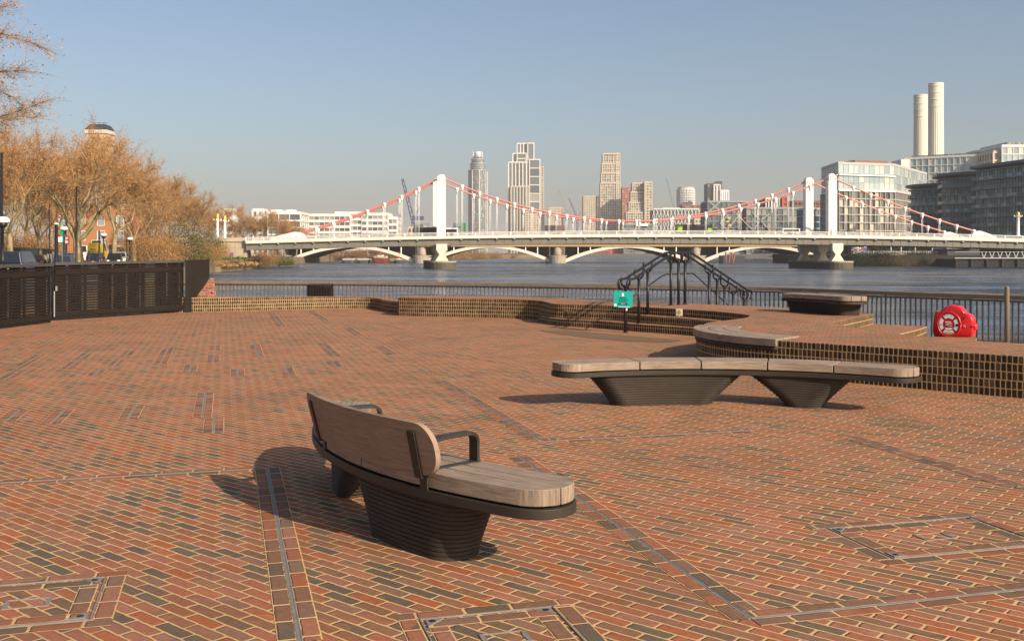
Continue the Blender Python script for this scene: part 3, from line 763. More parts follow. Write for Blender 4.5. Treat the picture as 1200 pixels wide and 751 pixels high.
# slatted litter bin
D=30.9; t=thing('litter_bin','dark slatted litter bin behind the low brick wall by the railing','bin',(gx(373,D),D+.3,-.4))
mb=MB(); mb.span(-.29,.29,-.22,.22,.05,1.0); mb.build('liner',M['black'],t)
mb=MB()
for i in range(9):
    x=-.33+.66*i/8
    for s in(-1,1): mb.box((x,s*.26,.54),(.055,.03,1.04))
    if 0<i<8: mb.box((.335,-.26+.52*i/8,.54),(.03,.05,1.04)); mb.box((-.335,-.26+.52*i/8,.54),(.03,.05,1.04))
mb.build('slats',M['fence'],t)
mb=MB(); mb.span(-.36,.36,-.30,.30,1.06,1.10); mb.build('lid',M['steel'],t,bevel=.01)

# ================================================================== LIFEBUOY HOUSING
D=18.85; px0=1119
t=thing('lifebuoy_housing','bright red lifebuoy housing with a white and red ring decal in front of the railing','lifebuoy housing',(gx(1119,D),D,.40),R(-38))
# outline in local x,z (metres), photo px scaled at D
k_=D/F
out=[(1095.5,397),(1095.5,367),(1101,365.5),(1104.5,363),(1109,359.3),(1115,357.3),(1121,357.6),(1127,359.5),(1131.5,364),(1133,366),(1138.5,368),(1141.8,372.5),(1142.5,378),(1142.5,388),(1141,392.5),(1136.5,395.5),(1128,397)]
po=spline([((x-px0)*k_*.92,(HZ-y)*k_+EYE-.40) for x,y in out],3,True)
cx=sum(p[0] for p in po)/len(po); cz=sum(p[1] for p in po)/len(po)
mb=MB(); rings=[(1.0,.10),(1.0,-.06),(.985,-.085),(.95,-.10),(.90,-.108)]; n=len(po); vs=[]
for s,y in rings: vs+=[(cx+(x-cx)*s,y,cz+(z-cz)*s) for x,z in po]
fs=[(i*n+k,i*n+(k+1)%n,(i+1)*n+(k+1)%n,(i+1)*n+k) for i in range(len(rings)-1) for k in range(n)]+[tuple(range(n))[::-1],tuple((len(rings)-1)*n+k for k in range(n))]
mb.add(vs,fs,0,None,True); o=mb.build('shell',M['redgloss'],t); o.data.set_sharp_from_angle(angle=R(40))
def lp(px,py,y=-.112): return ((px-px0)*k_*.92,y,(HZ-py)*k_+EYE-.40)
c0=lp(1113.6,380)
mb=MB()      # raised ring round the lifebuoy
pts=[(c0[0]+.20*math.cos(a),c0[1]+.012,c0[2]+.225*math.sin(a)) for a in [2*PI*i/40 for i in range(41)]]
mb.tube(pts,.022,8); mb.build('moulded_rim',M['redgloss'],t)
def ringseg(r0,r1,d0,d1,y):
    n=10; v=[(c0[0]+r*math.cos(R(d0+(d1-d0)*i/n))*.93,y,c0[2]+r*math.sin(R(d0+(d1-d0)*i/n))*1.05) for r in(r0,r1) for i in range(n+1)]
    return v,[(i,i+1,n+2+i,n+1+i) for i in range(n)]
for d0 in (52,142,232,322):
    mb=MB(); v,f=ringseg(.112,.178,d0,d0+74,c0[1]-.003); mb.add(v,[q[::-1] for q in f]); mb.build('ring_decal',M['whitebright'],t)
mb=MB()
for (x0,x1,yy,h) in ((1109.5,1116.5,376.6,1.0),(1110,1118,378.6,.8),(1110,1113.5,380.6,.5),(1113.8,1118,381.6,.6)):
    a=lp(x0,yy); b=lp(x1,yy+h); mb.span(a[0],b[0],c0[1]-.006,c0[1]-.003,b[2],a[2])
mb.build('panel_print',M['whitebright'],t)
mb=MB(); v=[(c0[0]+.085*math.cos(R(a)),c0[1]-.004,c0[2]-.02+.085*math.sin(R(a))) for a in range(210,331,10)]; mb.add(v,[tuple(range(len(v)))]); mb.build('panel_badge',M['whitebright'],t)
mb=MB(); a=lp(1122.2,379); b=lp(1125,382); mb.span(a[0],b[0],c0[1]-.008,c0[1]-.004,b[2],a[2]); mb.build('mark',M['black'],t)
mb=MB(); a=lp(1110,388.6); b=lp(1120,390.6); mb.span(a[0],b[0],c0[1]-.008,c0[1]-.004,b[2],a[2]); mb.build('warning_strip',M['yellow'],t)
mb=MB()
for (px,py,w,h) in ((1109.4,369.8,.9,.9),(1112.4,369.2,1,.9),(1104.3,380.4,3,.35),(1117,370.2,1.5,.5)):
    a=lp(px-w/2,py-h/2); b=lp(px+w/2,py+h/2); mb.span(a[0],b[0],c0[1]-.0075,c0[1]-.0035,b[2],a[2])
mb.build('decal_print',M['navy'],t)
a=lp(1144,381.5,-.02)
mb=MB(); mb.tube([(a[0]-.05,-.02,a[2]),(a[0]+.02,-.02,a[2])],.062,16); mb.build('latch_knob',M['redgloss'],t)
mb=MB(); a=lp(1140.8,381.5,-.085); mb.box((a[0],-.1,a[2]),(.05,.02,.015)); mb.box((a[0],-.1,a[2]+.0),(.014,.02,.045)); mb.build('latch',M['black'],t)
mb=MB(); a=lp(1131.5,372.5,-.11); mb.box((a[0],-.108,a[2]),(.022,.014,.06),0,0,Matrix.Rotation(R(25),3,'Y')); mb.build('catch',M['black'],t)
a=lp(1132.5,381.2); mb=MB(); mb.span(a[0]-.018,a[0]+.018,-.114,-.108,a[2]-.02,a[2]+.02); mb.build('serial_plate',M['whitegrey'],t)
mb=MB(); mb.bar((0,.13,-.8),(0,.13,.3),.06,.06); mb.build('mounting_post',M['blackmetal'],t)

# ================================================================== HANDRAILS OVER THE STEPS
hs=thing('stile_handrail','tall black tubular handrails on forked posts climbing over the steps to the river','handrail',(3.6,23.2,0))
dirv=Vector((.55,.835)).normalized(); prp=Vector((dirv.y,-dirv.x))
def L3(x,y,z): return (x-3.6,y-23.2,z)
posts=[((2.34,21.1),0,1.00,),((2.67,21.55),.155,1.16),((2.91,21.95),.315,1.30),((3.53,22.75),.475,1.50),((3.74,23.0),.475,1.50),((3.93,23.25),.475,1.50),((4.66,24.2),-.35,1.216),((4.95,24.7),-.4,1.05),((5.23,25.2),-.4,.87),((5.54,25.65),-.4,.68),((5.92,26.1),-.4,.52)]
top_pts=[(p[0],zf+.14) for p,zb,zf in posts]
for k,((x,y),zb,zf) in enumerate(posts):
    mb=MB(); mb.tube([L3(x,y,zb-.03),L3(x,y,zf-.05)],.032 if k else .036,10); mb.lathe([(.06,zb),(.06,zb+.012),(.035,zb+.03)],L3(x,y,0),12)
    for s in(-1,1):
        pts=[]
        for q in range(9):
            a=PI/2*q/8; pts.append((x+prp.x*s*.10*math.sin(a),y+prp.y*s*.10*math.sin(a),zf-.055+.10*(1-math.cos(a))))
        pts.append((x+prp.x*s*.10,y+prp.y*s*.10,zf+.10)); pts.append((x+prp.x*s*.085,y+prp.y*s*.085,zf+.14))
        mb.tube([L3(*p) for p in pts],.021,8)
    mb.lathe([(.028,zf-.11),(.045,zf-.06),(.03,zf-.02)],L3(x,y,0),10)
    mb.build('forked_post',M['blackmetal'],hs)
for s in(-1,1):
    def o(p,z): return (p[0]+prp.x*s*.10,p[1]+prp.y*s*.10,z)
    a=posts[0][0]; b=posts[3][0]; c=posts[5][0]; e=posts[-1][0]
    lo=1.10; tp=1.645
    q0=(a[0]-dirv.x*.10,a[1]-dirv.y*.10)
    seq=[]
    for q in range(9):                   # crook at the foot of the rail
        an=PI*q/8; seq.append((a[0]-dirv.x*(.02+.10*math.sin(an)),a[1]-dirv.y*(.02+.10*math.sin(an)),lo-.20+.10*(1-math.cos(an))))
    seq=[(x+prp.x*s*.10,y+prp.y*s*.10,z) for x,y,z in seq]
    seq+=[o((a[0]+dirv.x*.18,a[1]+dirv.y*.18),lo+.005)]
    b0=(b[0]-dirv.x*.15,b[1]-dirv.y*.15)
    seq+=[o(b0,tp-.02),o(b,tp),o(c,tp)]
    c1=(c[0]+dirv.x*.14,c[1]+dirv.y*.14)
    seq+=[o(c1,tp-.01)]
    e0=(e[0]-dirv.x*.05,e[1]-dirv.y*.05)
    seq+=[o(e0,.70),o((e[0]+dirv.x*.15,e[1]+dirv.y*.15),.68)]
    for q in range(7):
        an=PI*q/6; seq.append((e[0]+prp.x*s*.1+dirv.x*(.16+.10*math.sin(an)),e[1]+prp.y*s*.1+dirv.y*(.16+.10*math.sin(an)),.58+.1*math.cos(an)))
    mb=MB(); mb.tube([L3(*p) for p in seq],.027,10); mb.build('handrail',M['blackmetal'],hs)
mb=MB(); zz=-.42
a,b,c,e=posts[0][0],posts[3][0],posts[5][0],posts[-2][0]
mb.tube([L3(a[0]+.05,a[1]+.05,.66),L3(b[0]-.25,b[1]-.38,1.14),L3(b[0]-.12,b[1]-.18,1.17),L3(c[0]+.25,c[1]+.35,1.17),L3(e[0],e[1],.22)],.016,8); mb.build('lower_rail',M['blackmetal'],hs)

# teal notice on the first post
D=20.98; t=thing('notice_sign','small teal notice fixed to the first handrail post at the foot of the steps','sign',(gx(730.3,D),D,gz(350.6,D)),R(-6))
mb=MB(); M3=Matrix.Rotation(R(1.5),3,'Y'); mb.box((0,0,0),(.385,.006,.325),0,0,M3); mb.build('sign_face',M['teal'],t)
mb=MB(); y=-.006
def m_(px,py,w,h): mb.box((M3@Vector(((px-730.3)*D/F,y,(350.6-py)*D/F))),(w*D/F,.003,h*D/F),0,0,M3)
for (yy,segs) in ((348.9,((-3.2,2.2),(-.6,2.2),(2.2,2.0))),(351,((-4.6,2.2),(-1.6,3.0),(2.0,3.2),(4.8,1.4))),(353.3,((-4,1.6),(-1.7,2.0),(1.4,3.2),(4,1)))):
    for x,w in segs:
        n=max(2,int(w/.55))
        for i in range(n): m_(730.4+x+(i-n/2+.5)*w/n,yy,w/n*.72,1.15)
m_(730.2,356.2,11.2,1.7); mb.build('dark_lettering',M['black'],t)
mb=MB()
m_(729.8,344.2,2.4,1.0); m_(729.8,345.3,1.5,1.6); m_(729.8,346.6,2.8,.8); m_(721.4,357.6,2.6,2.4); m_(730.2,356.0,4,.5)
for i in range(11): m_(725.5+i*1.25,359.8-.0,.8,.8)
mb.build('white_print',M['whitebright'],t)
mb=MB(); mb.box((.07,.01,-.21),(.03,.004,.05)); mb.build('sticker',M['whitebright'],t)
# yellow diamond plate on the top riser
Dp=22.05
D=21.2; t=thing('warning_plate','small white plate with a yellow diamond standing against the steps','sign',(gx(796,D),D,gz(366,D)),R(-35))
mb=MB(); mb.box((0,0,0),(.145,.008,.145)); mb.bar((0,.006,-.3),(0,.006,0),.02,.008); mb.build('plate',M['whitebright'],t)
mb=MB(); mb.box((0,-.0065,0),(.078,.004,.078),0,0,Matrix.Rotation(R(45),3,'Y')); mb.build('diamond',M['yellow'],t)
mb=MB(); mb.box((0,-.0095,.0),(.03,.002,.008)); mb.build('diamond_mark',M['black'],t)
# metal grating strip in front of the steps (darker paving band with studs)
g0=[onz(px,py,0) for px,py in ((632,387.6),(665,387.4),(700,390.2),(745,394.2),(800,399.0),(786,401.2),(735,400),(685,395.5),(650,391))]
mb=MB(); mb.add([(x,y,.005) for x,y in g0],[tuple(range(len(g0)))[::-1]]); tag(mb.build('steps_threshold',M['threshold']),'dull brown strip of worn paving at the foot of the steps','paving strip')
# ================================================================== SUSPENSION BRIDGE (white, red cables)
BD=265.0; BX,BY=-2.04,13.3                       # depth of the near side; offset of the far side
S=BD/F                                           # metres per photo pixel at the near side
def bx(px): return (px-600)*S
def zdeck(X):                                    # top of the parapet along the bridge
    px=600+X/S; y=270.8+3.35e-5*(px-770)**2; return EYE-(y-HZ)*S
xL,xR=bx(290),bx(1290)
br=thing('suspension_bridge','white road suspension bridge with red cables and four white towers over the river','bridge',(bx(745),BD+6,ZW))
ox,oy,oz=br.location
def lb_(mb): return shift(mb,(ox,oy,oz))
N_=72
xs=[xL+(xR-xL)*i/N_ for i in range(N_+1)]
def deckband(mb,dy0,dy1,zo0,zo1,x0=None,x1=None):   # band following the camber: skewed by BX/BY
    X=[x for x in xs if (x0 is None or x>=x0) and (x1 is None or x<=x1)]
    vs=[]
    for x in X:
        z=zdeck(x)
        for dy,zz in ((dy0,z+zo0),(dy1,z+zo0),(dy1,z+zo1),(dy0,z+zo1)):
            vs.append((x+BX*dy/BY,BD+dy,zz))
    fs=[]
    for i in range(len(X)-1):
        for k in range(4):
            j=(k+1)%4; fs.append((4*i+k,4*i+4+k,4*i+4+j,4*i+j))
    n=len(X); fs+=[(3,2,1,0),(4*n-4,4*n-3,4*n-2,4*n-1)]
    mb.add(vs,fs); return mb
W0,W1=-4.2,BY+4.2                                # footways stand outside the cables
mb=MB(); deckband(mb,W0,W1,-1.62,-1.10); lb_(mb).build('deck',M['cream'],br)
mb=MB(); deckband(mb,W0+3.2,W1-3.2,-1.10,-.98); lb_(mb).build('roadway',M['asphalt'],br)
for side,(dy,sg) in enumerate(((W0+.15,-1),(W1-.15,1))):
    mb=MB(); mw=MB(); deckband(mw,dy-.09,dy+.09,-.13,0); deckband(mw,dy-.06,dy+.06,-1.10,-.95)
    i=0; x=xL
    while x<xR:
        z=zdeck(x); big=(i%15==0); w=.24 if big else .16
        (mw if big else mb).box((x+BX*dy/BY,BD+dy,z-.55),(w,.13 if big else .05,1.0)); x+=.30; i+=1
    lb_(mb).build('parapet_bars',M['parapet'],br); lb_(mw).build('parapet_rail',M['white'],br)
    mb=MB(); gy=dy+(.75 if sg<0 else -.75); deckband(mb,gy-.25,gy+.25,-3.3,-1.62)
    x=xL+1
    while x<xR:
        z=zdeck(x); mb.box((x+BX*gy/BY,BD+gy+sg*.27,z-2.45),(.12,.1,1.62)); x+=2.245
    lb_(mb).build('girder',M['girder'],br)
    mb=MB(); deckband(mb,dy+.0,dy+.24,-1.72,-1.08) if sg<0 else deckband(mb,dy-.24,dy,-1.72,-1.08)
    lb_(mb).build('fascia',M['cream'],br)
# brackets under the footway, one per hanger
hx=[]
tL,tR=bx(517),bx(974)
for i in range(20): hx.append(bx(541.6+i*20.3*(949.4-541.6)/(19*20.3)-0) if False else bx(541.6+i*(949.4-541.6)/20))
hx.append(bx(949.4))
hl=[bx(517-26.2-i*20.05) for i in range(7)]; hr=[bx(974+26-i*-20.15) for i in range(8)]
for x in sorted(hx+hl+hr+[bx(p) for p in (310,330,350,1163,1183,1203,1223)]):
    z=zdeck(x); mb=MB(); y0=W0+.12
    for w in(-.14,.14):
        pass
    a=[(x-.16,BD+y0,z-1.74),(x-.16,BD+y0,z-2.0),(x-.16,BD+y0+1.25,z-2.9),(x-.16,BD+y0+1.25,z-1.74)]
    b=[(p[0]+.32,p[1],p[2]) for p in a]
    mb.add(a+b,[(0,1,2,3),(7,6,5,4),(0,4,5,1),(1,5,6,2),(2,6,7,3),(3,7,4,0)]); lb_(mb).build('bracket',M['whitegrey'],br)
    mb.v=[]
# towers
ZT=EYE+(HZ-208)*S
def tower(x,dy,top,lean=0):
    X=x+BX*dy/BY; Y=BD+dy; mb=MB()
    zb=zdeck(x)-1.1
    n=[(-1.06,-1.0),(1.06,-1.0),(1.12,-.55),(1.12,.9),(-1.12,.9),(-1.12,-.55)]
    mb.prism([(X+a,Y+b*1.2) for a,b in n],zb,top)
    o=lb_(mb).build('tower',M['white'],br,bevel=.06)
    m=MB(); m.prism([(X+a*.9,Y+b*1.1) for a,b in n],top,top+.28)
    m.lathe([(.95,top+.2),(.95,top+.55),(.5,top+.75),(0,top+.78)],(X,Y,0),16)
    for k in range(-2,3): m.box((X+k*.42,Y-1.26,top-.55),(.1,.14,1.1))
    lb_(m).build('saddle_cap',M['white'],o)
    m=MB(); m.box((X,Y-1.215,(zb+top)/2),(.62,.03,(top-zb)*.94)); lb_(m).build('tower_panel',M['white'],o)
for x,tp in ((tL,ZT),(tR,ZT+.2)):
    for dy in (0,BY): tower(x,dy,tp)
# cables
def cable_z(x,side):
    top=ZT+.1
    if tL<=x<=tR:
        xm=bx(743); lo=EYE+(HZ-259.3)*S+ (0 if side==0 else 0.35)
        h=(tR-tL)/2; c=(tL+tR)/2
        return lo+(top-lo)*((x-c)/h)**2
    if x<tL:
        xe=bx(352); ze=zdeck(xe)+1.0; t=(x-xe)/(tL-xe); return ze+(top-ze)*t-1.55*4*t*(1-t)*.85
    xe=bx(1142); ze=zdeck(xe)+1.0; t=(xe-x)/(xe-tR); return ze+(top-ze)*t-1.0*4*t*(1-t)*.85
for side,dy in ((0,0),(1,BY)):
    pts=[]
    for x in np.linspace(bx(352),bx(1142),110): pts.append((x+BX*dy/BY,BD+dy,cable_z(x,side)))
    for xk in(tL,tR): pts.append((xk+BX*dy/BY,BD+dy,cable_z(xk,side)))
    pts.sort(); mb=MB(); mb.tube(pts,.215,8); lb_(mb).build('main_cable',M['red'],br)
    for x in hx+hl+hr:
        X=x+BX*dy/BY; z=cable_z(x,side); zb=zdeck(x)-1.0
        if z-zb<1.6: continue
        mb=MB()
        for s in(-.14,.14): mb.tube([(X+s,BD+dy,zb),(X+s,BD+dy,z-.3)],.052,6)
        o=lb_(mb).build('hanger',M['white'],br)
        m=MB(); m.lathe([(.16,-1.25),(.26,-.9),(.50,-.15),(.50,.12),(.34,.36),(.15,.4)],(X,BD+dy,z),10); lb_(m).build('cable_clamp',M['white'],o)
    for x0,x1 in ((bx(352),bx(318)),(bx(1141),bx(1166))):   # anchor wedges on the deck
        mb=MB(); q=1 if x1>x0 else -1
        z0=zdeck(x0); z1=zdeck(x1); X0=x0+BX*dy/BY; X1=x1+BX*dy/BY; Xt=X0+q*1.4
        a=[(X0-q*1.2,BD+dy-.8,z0-1.1),(X1,BD+dy-.8,z1-1.1),(X1,BD+dy-.8,z1-.2),(Xt,BD+dy-.8,z0+1.05),(X0-q*.2,BD+dy-.8,z0+.95)]
        b=[(p[0],p[1]+1.6,p[2]) for p in a]; n=5
        mb.add(a+b,[tuple(range(n)),tuple(range(n,2*n))[::-1]]+[(i,n+i,n+(i+1)%n,(i+1)%n) for i in range(n)]); lb_(mb).build('cable_anchorage',M['white'],br)
# river piers
def hull(x,w,dy0,dy1,n=10):
    pts=[]
    for i in range(n+1):
        a=PI+PI*i/n; pts.append((x+BX*dy0/BY+w*math.cos(a),BD+dy0+w*.9*math.sin(a)))
    for i in range(n+1):
        a=PI*i/n; pts.append((x+BX*dy1/BY+w*math.cos(a),BD+dy1+w*.9*math.sin(a)))
    return pts
for x in (tL,tR):
    mb=MB(); mb.prism(hull(x,3.4,-4.5,BY+4.5),ZW-3,EYE+(HZ-307.5)*S); b=lb_(mb).build('pier_base',M['weed'],br)
    m=MB(); m.prism(hull(x,3.5,-4.5,BY+4.5),EYE+(HZ-307.5)*S,EYE+(HZ-305.8)*S); lb_(m).build('base_coping',M['stone'],b)
    for dy,yo in ((-2.6,-1.9),(BY+2.6,1.9),(BY/2,0)):
        zb=EYE+(HZ-305.8)*S; zt=zdeck(x)-2.9+.0
        prof=[(1.55,0),(1.5,.2),(.62,1.55),(.62,1.75),(1.35,2.75),(1.4,zt-zb)]
        m=MB(); X=x+BX*dy/BY; vs=[]
        d=1.7 if yo else 3.4
        for w,h in prof: vs+= [(X-w,BD+dy-d,zb+h),(X+w,BD+dy-d,zb+h),(X+w,BD+dy+d,zb+h),(X-w,BD+dy+d,zb+h)]
        fs=[(4*i+k,4*i+(k+1)%4,4*i+4+(k+1)%4,4*i+4+k) for i in range(len(prof)-1) for k in range(4)]+[(3,2,1,0),tuple(4*(len(prof)-1)+k for k in range(4))]
        m.add(vs,fs); lb_(m).build('pier_shaft',M['cream'],br,bevel=.05)
    m=MB(); m.span(x-1.6,x+1.6,BD-3,BD+BY+3,zdeck(x)-3.4,zdeck(x)-2.95); lb_(m).build('pier_head',M['cream'],br)
# abutment at the left
mb=MB(); xa=bx(290); xl=bx(258)
mb.prism([(xl-30,BD-2.6),(xa+.6,BD-2.6),(xa-3.6,BD+BY+4),(xl-30,BD+BY+4)],-4,zdeck(xL)-1.1)
o=mb.build('bridge_abutment',M['conc']); tag(o,'stained concrete abutment with a small purple door under the left end of the bridge','abutment')
mb=MB()
for i in range(5): mb.box((xl-2+i*2.2,BD-2.64,1.2),(.10,.06,7.6))
for i in range(4): mb.box((xl+1,BD-2.63,-1+i*1.9),(14,.04,.08))
mb.build('wall_joints',M['stone'],o)
mb=MB(); mb.box((gx(271.5,BD-2.7),BD-2.68,gz(300,BD)),(.9,.08,1.75)); mb.build('door',M['purple'],o)
mb=MB(); mb.span(xl-30,xa+.8,BD-2.9,BD-2.5,zdeck(xL)-1.1,zdeck(xL)-.05); mb.build('parapet_wall',M['conc'],o)
# lamp pylons at the bridge ends
def pylon(px,D,ytop,ybot,label,h=1):
    s=D/F; z0=gz(ybot,D); z1=gz(ytop,D); hh=z1-z0
    t=thing('lamp_pylon',label,'pylon',(gx(px,D),D,z0),group='white pylons with gilded tops at the bridge ends')
    mb=MB(); mb.lathe([(.55,0),(.55,.3),(.42,.5),(.36,hh*.78),(.46,hh*.80),(.46,hh*.83)],n=8); mb.build('shaft',M['white'],t)
    mb=MB(); mb.lathe([(.40,hh*.83),(.62,hh*.86),(.40,hh*.89),(.5,hh*.93),(.34,hh*.97),(.12,hh)],n=8); mb.build('gilded_top',M['gold'],t)
    mb=MB()
    for a in (0,PI/2,PI,PI*1.5):
        mb.tube([(0,0,hh*.80),(.5*math.cos(a),.5*math.sin(a),hh*.77),(1.0*math.cos(a),1.0*math.sin(a),hh*.80)],.05,6); mb.lathe([(.05,-.1),(.18,.05),(.16,.25),(.05,.35)],(1.0*math.cos(a),1.0*math.sin(a),hh*.80),8)
    mb.build('lantern',M['lampglass'],t)
pylon(254.8,BD+14,249.5,292,'left one of the two white gold topped pylons at the far left bridge end')
pylon(263.4,BD,252,288,'right one of the two white gold topped pylons at the far left bridge end')
pylon(1193,BD+1,248,277,'white gold topped lamp pylon at the right bridge end near the picture edge')

# ================================================================== RAILWAY BRIDGE BEHIND
RD=410.0; RS=RD/F
rb_=thing('railway_bridge','railway bridge with white steel arches on stone piers seen beneath the suspension bridge','bridge',(gx(653,RD),RD,ZW))
def lr(mb): return shift(mb,tuple(rb_.location))
piers=[329,494.5,653.5,816,979,1142]
spring=gz(304.3,RD); crown=gz(288.6,RD); RW=42
mb=MB(); mb.span(gx(290,RD),gx(1180,RD),RD-1.2,RD+RW,gz(289,RD),gz(285.8,RD)); lr(mb).build('deck_girder',M['tan'],rb_)
mb=MB(); mb.span(gx(290,RD),gx(1180,RD),RD-1.5,RD-1.2,gz(286.3,RD),gz(284.6,RD)); mb.span(gx(290,RD),gx(1180,RD),RD-1.45,RD-1.38,gz(280.5,RD),gz(280,RD)); lr(mb).build('edge_beam',M['white'],rb_)
for i in range(len(piers)-1):
    x0=gx(piers[i]+9.5,RD); x1=gx(piers[i+1]-9.5,RD)
    n=28
    def az(t): return spring+(crown-spring)*(1-(2*t-1)**2)
    for ry in (RD-.9,RD+8.5,RD+18,RD+27.5,RD+RW-3):
        mb=MB(); vs=[]
        for k in range(n+1):
            t=k/n; x=x0+(x1-x0)*t; dz=.62+.55*abs(2*t-1)
            vs+=[(x,ry,az(t)-dz),(x,ry+1.0,az(t)-dz),(x,ry+1.0,az(t)+.35),(x,ry,az(t)+.35)]
        fs=[(4*k+a,4*k+4+a,4*k+4+(a+1)%4,4*k+(a+1)%4) for k in range(n) for a in range(4)]+[(3,2,1,0),(4*n,4*n+1,4*n+2,4*n+3)]
        mb.add(vs,fs); lr(mb).build('arch_rib',M['cream'] if ry<RD else M['girder'],rb_)
    mb=MB(); vs=[]
    for k in range(n+1):
        t=k/n; x=x0+(x1-x0)*t; vs+=[(x,RD+.2,az(t)+.12),(x,RD+RW,az(t)+.12)]
    mb.add(vs,[(2*k,2*k+1,2*k+3,2*k+2) for k in range(n)]); lr(mb).build('arch_soffit',M['whitegrey'],rb_)
    for k in range(1,10):
        t=k/10; x=x0+(x1-x0)*t
        if gz(289,RD)-az(t)>.6:
            mb=MB(); mb.span(x-.2,x+.2,RD-.8,RD-.3,az(t)+.3,gz(289,RD)); lr(mb).build('spandrel_column',M['white'],rb_)
    mb=MB(); mb.span(x0,x1,RD+5,RD+5.3,spring+1.5,gz(289,RD)); 
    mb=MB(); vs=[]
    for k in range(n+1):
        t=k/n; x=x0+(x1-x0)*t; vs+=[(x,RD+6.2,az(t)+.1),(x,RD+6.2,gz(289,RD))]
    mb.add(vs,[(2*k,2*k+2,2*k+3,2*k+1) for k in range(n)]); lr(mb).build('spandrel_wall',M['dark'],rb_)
for p in piers:
    x=gx(p,RD); mb=MB()
    n=8;w=3.3
    pts=[(x+w*math.cos(PI+PI*i/n),RD-1.5+w*math.sin(PI+PI*i/n)) for i in range(n+1)]+[(x+w*math.cos(PI*i/n),RD+RW+w*math.sin(PI*i/n)) for i in range(n+1)]
    mb.prism(pts,ZW-3,gz(300.5,RD)); o=lr(mb).build('pier',M['stone'],rb_)
    mb=MB(); mb.prism([(x+(a-x)*1.12,b) for a,b in pts],gz(300.5,RD),gz(299.3,RD)); lr(mb).build('pier_cap',M['stone'],o)
    mb=MB(); mb.lathe([(1.7,gz(299.3,RD)),(1.5,gz(297,RD)),(1.3,gz(289,RD))],(x,RD+.5,0),12)
    mb.span(x-1.4,x+1.4,RD+2,RD+RW,gz(299.3,RD),gz(289,RD)); lr(mb).build('pier_column',M['stone'],rb_)

M['slabblue']=plain('blue_grey_slab_edge',(.20,.23,.25),.6,var=.1,nscale=.1)
# ================================================================== BUILDINGS
def facade(gm,fm,p0,p1,z0,z1,bay,fl,vw=.3,hw=.3,proud=.35,vert=True,horiz=True,gmat=0,fmat=0,skipv=1,skiph=1):
    p0=Vector(p0);p1=Vector(p1);d=p1-p0;L=d.length;d/=L;n=Vector((d.y,-d.x))
    nb=max(1,round(L/bay)); nf=max(1,round((z1-z0)/fl))
    gm.add([(*p0,z0),(*p1,z0),(*p1,z1),(*p0,z1)],[(0,1,2,3)],gmat,[[(0,0),(nb,0),(nb,nf),(0,nf)]])
    if vert:
        for i in range(0,nb+1,skipv):
            q=p0+d*(L*i/nb)+n*proud/2; fm.bar((*q,z0),(*q,z1),proud,vw,fmat,up=(*d,0))
    if horiz:
        for j in range(0,nf+1,skiph):
            z=z0+(z1-z0)*j/nf; a=p0+n*(proud/2+.03); b=p1+n*(proud/2+.03); fm.bar((*a,z),(*b,z),proud,hw,fmat)
def block(t,poly,z0,z1,gmat,fmat,bay=3,fl=3.3,vw=.4,hw=.4,proud=.4,nameg='glazing',namef='facade_grid',roof=True,vert=True,horiz=True,skiph=1,skipv=1,roofmat=None):
    o=t.location; poly=[(p[0]-o.x,p[1]-o.y) for p in poly]; z0-=o.z; z1-=o.z
    if area2(poly)<0: poly=poly[::-1]
    g=MB(); f=MB(); n=len(poly)
    for i in range(n): facade(g,f,poly[i],poly[(i+1)%n],z0,z1,bay,fl,vw,hw,proud,vert,horiz,skiph=skiph,skipv=skipv)
    g.add([(*p,z1) for p in poly],[tuple(range(n))],0)
    if roof:
        c=Vector((sum(p[0] for p in poly)/n,sum(p[1] for p in poly)/n))
        q=[tuple(c+(Vector(p)-c)*(1+.25/max((Vector(p)-c).length,1))) for p in poly]
        f.prism(q,z1-.02,z1+1.0)
    a=g.build(nameg,gmat,t); b=f.build(namef,fmat,t)
    return a,b
def rect(pxl,pxr,D,depth,D2=None):      # plan of a block whose front runs from pxl (depth D) to pxr (depth D2)
    D2=D2 or D; a=Vector((gx(pxl,D),D)); b=Vector((gx(pxr,D2),D2)); d=(b-a).normalized(); n=Vector((-d.y,d.x))
    return [tuple(a),tuple(b),tuple(b+n*depth),tuple(a+n*depth)]
def bld(name,label,px,D,z=0.0,group=None,cat='building'): return thing(name,label,cat,(gx(px,D),D,z),group=group)
z_=lambda y,D:gz(y,D)

# --- round glass tower
D=1700; t=bld('round_tower','tall round glass tower with a stepped crown, leftmost of the skyline towers',560,D)
r=11.0*D/F; H=z_(192,D)
mb=MB(); g=MB()
g.lathe([(r*.985,0),(r*.985,z_(200,D))],n=48); 
pr=MB(); n=48
for i in range(n):
    a0,a1=2*PI*i/n,2*PI*(i+1)/n
    pr.add([(r*.985*math.cos(a),r*.985*math.sin(a),z) for a,z in ((a0,0),(a1,0),(a1,z_(200,D)),(a0,z_(200,D)))],[(0,1,2,3)],0,[[(i,0),(i+1,0),(i+1,48),(i,48)]])
for rr,za,zb in ((.80,z_(200,D),z_(192,D)),(.70,z_(192,D),z_(187,D)),(.40,z_(187,D),z_(184,D))):
    for i in range(n):
        a0,a1=2*PI*i/n,2*PI*(i+1)/n
        pr.add([(r*rr*math.cos(a),r*rr*math.sin(a),z) for a,z in ((a0,za),(a1,za),(a1,zb),(a0,zb))],[(0,1,2,3)],0,[[(i,0),(i+1,0),(i+1,4),(i,4)]])
pr.build('glazing',G['tower'],t)
for k in range(42): mb.lathe([(r*.98,z_(200,D)*k/42),(r*1.01,z_(200,D)*k/42+.2),(r*1.01,z_(200,D)*k/42+1.0),(r*.98,z_(200,D)*k/42+1.1)],n=36)
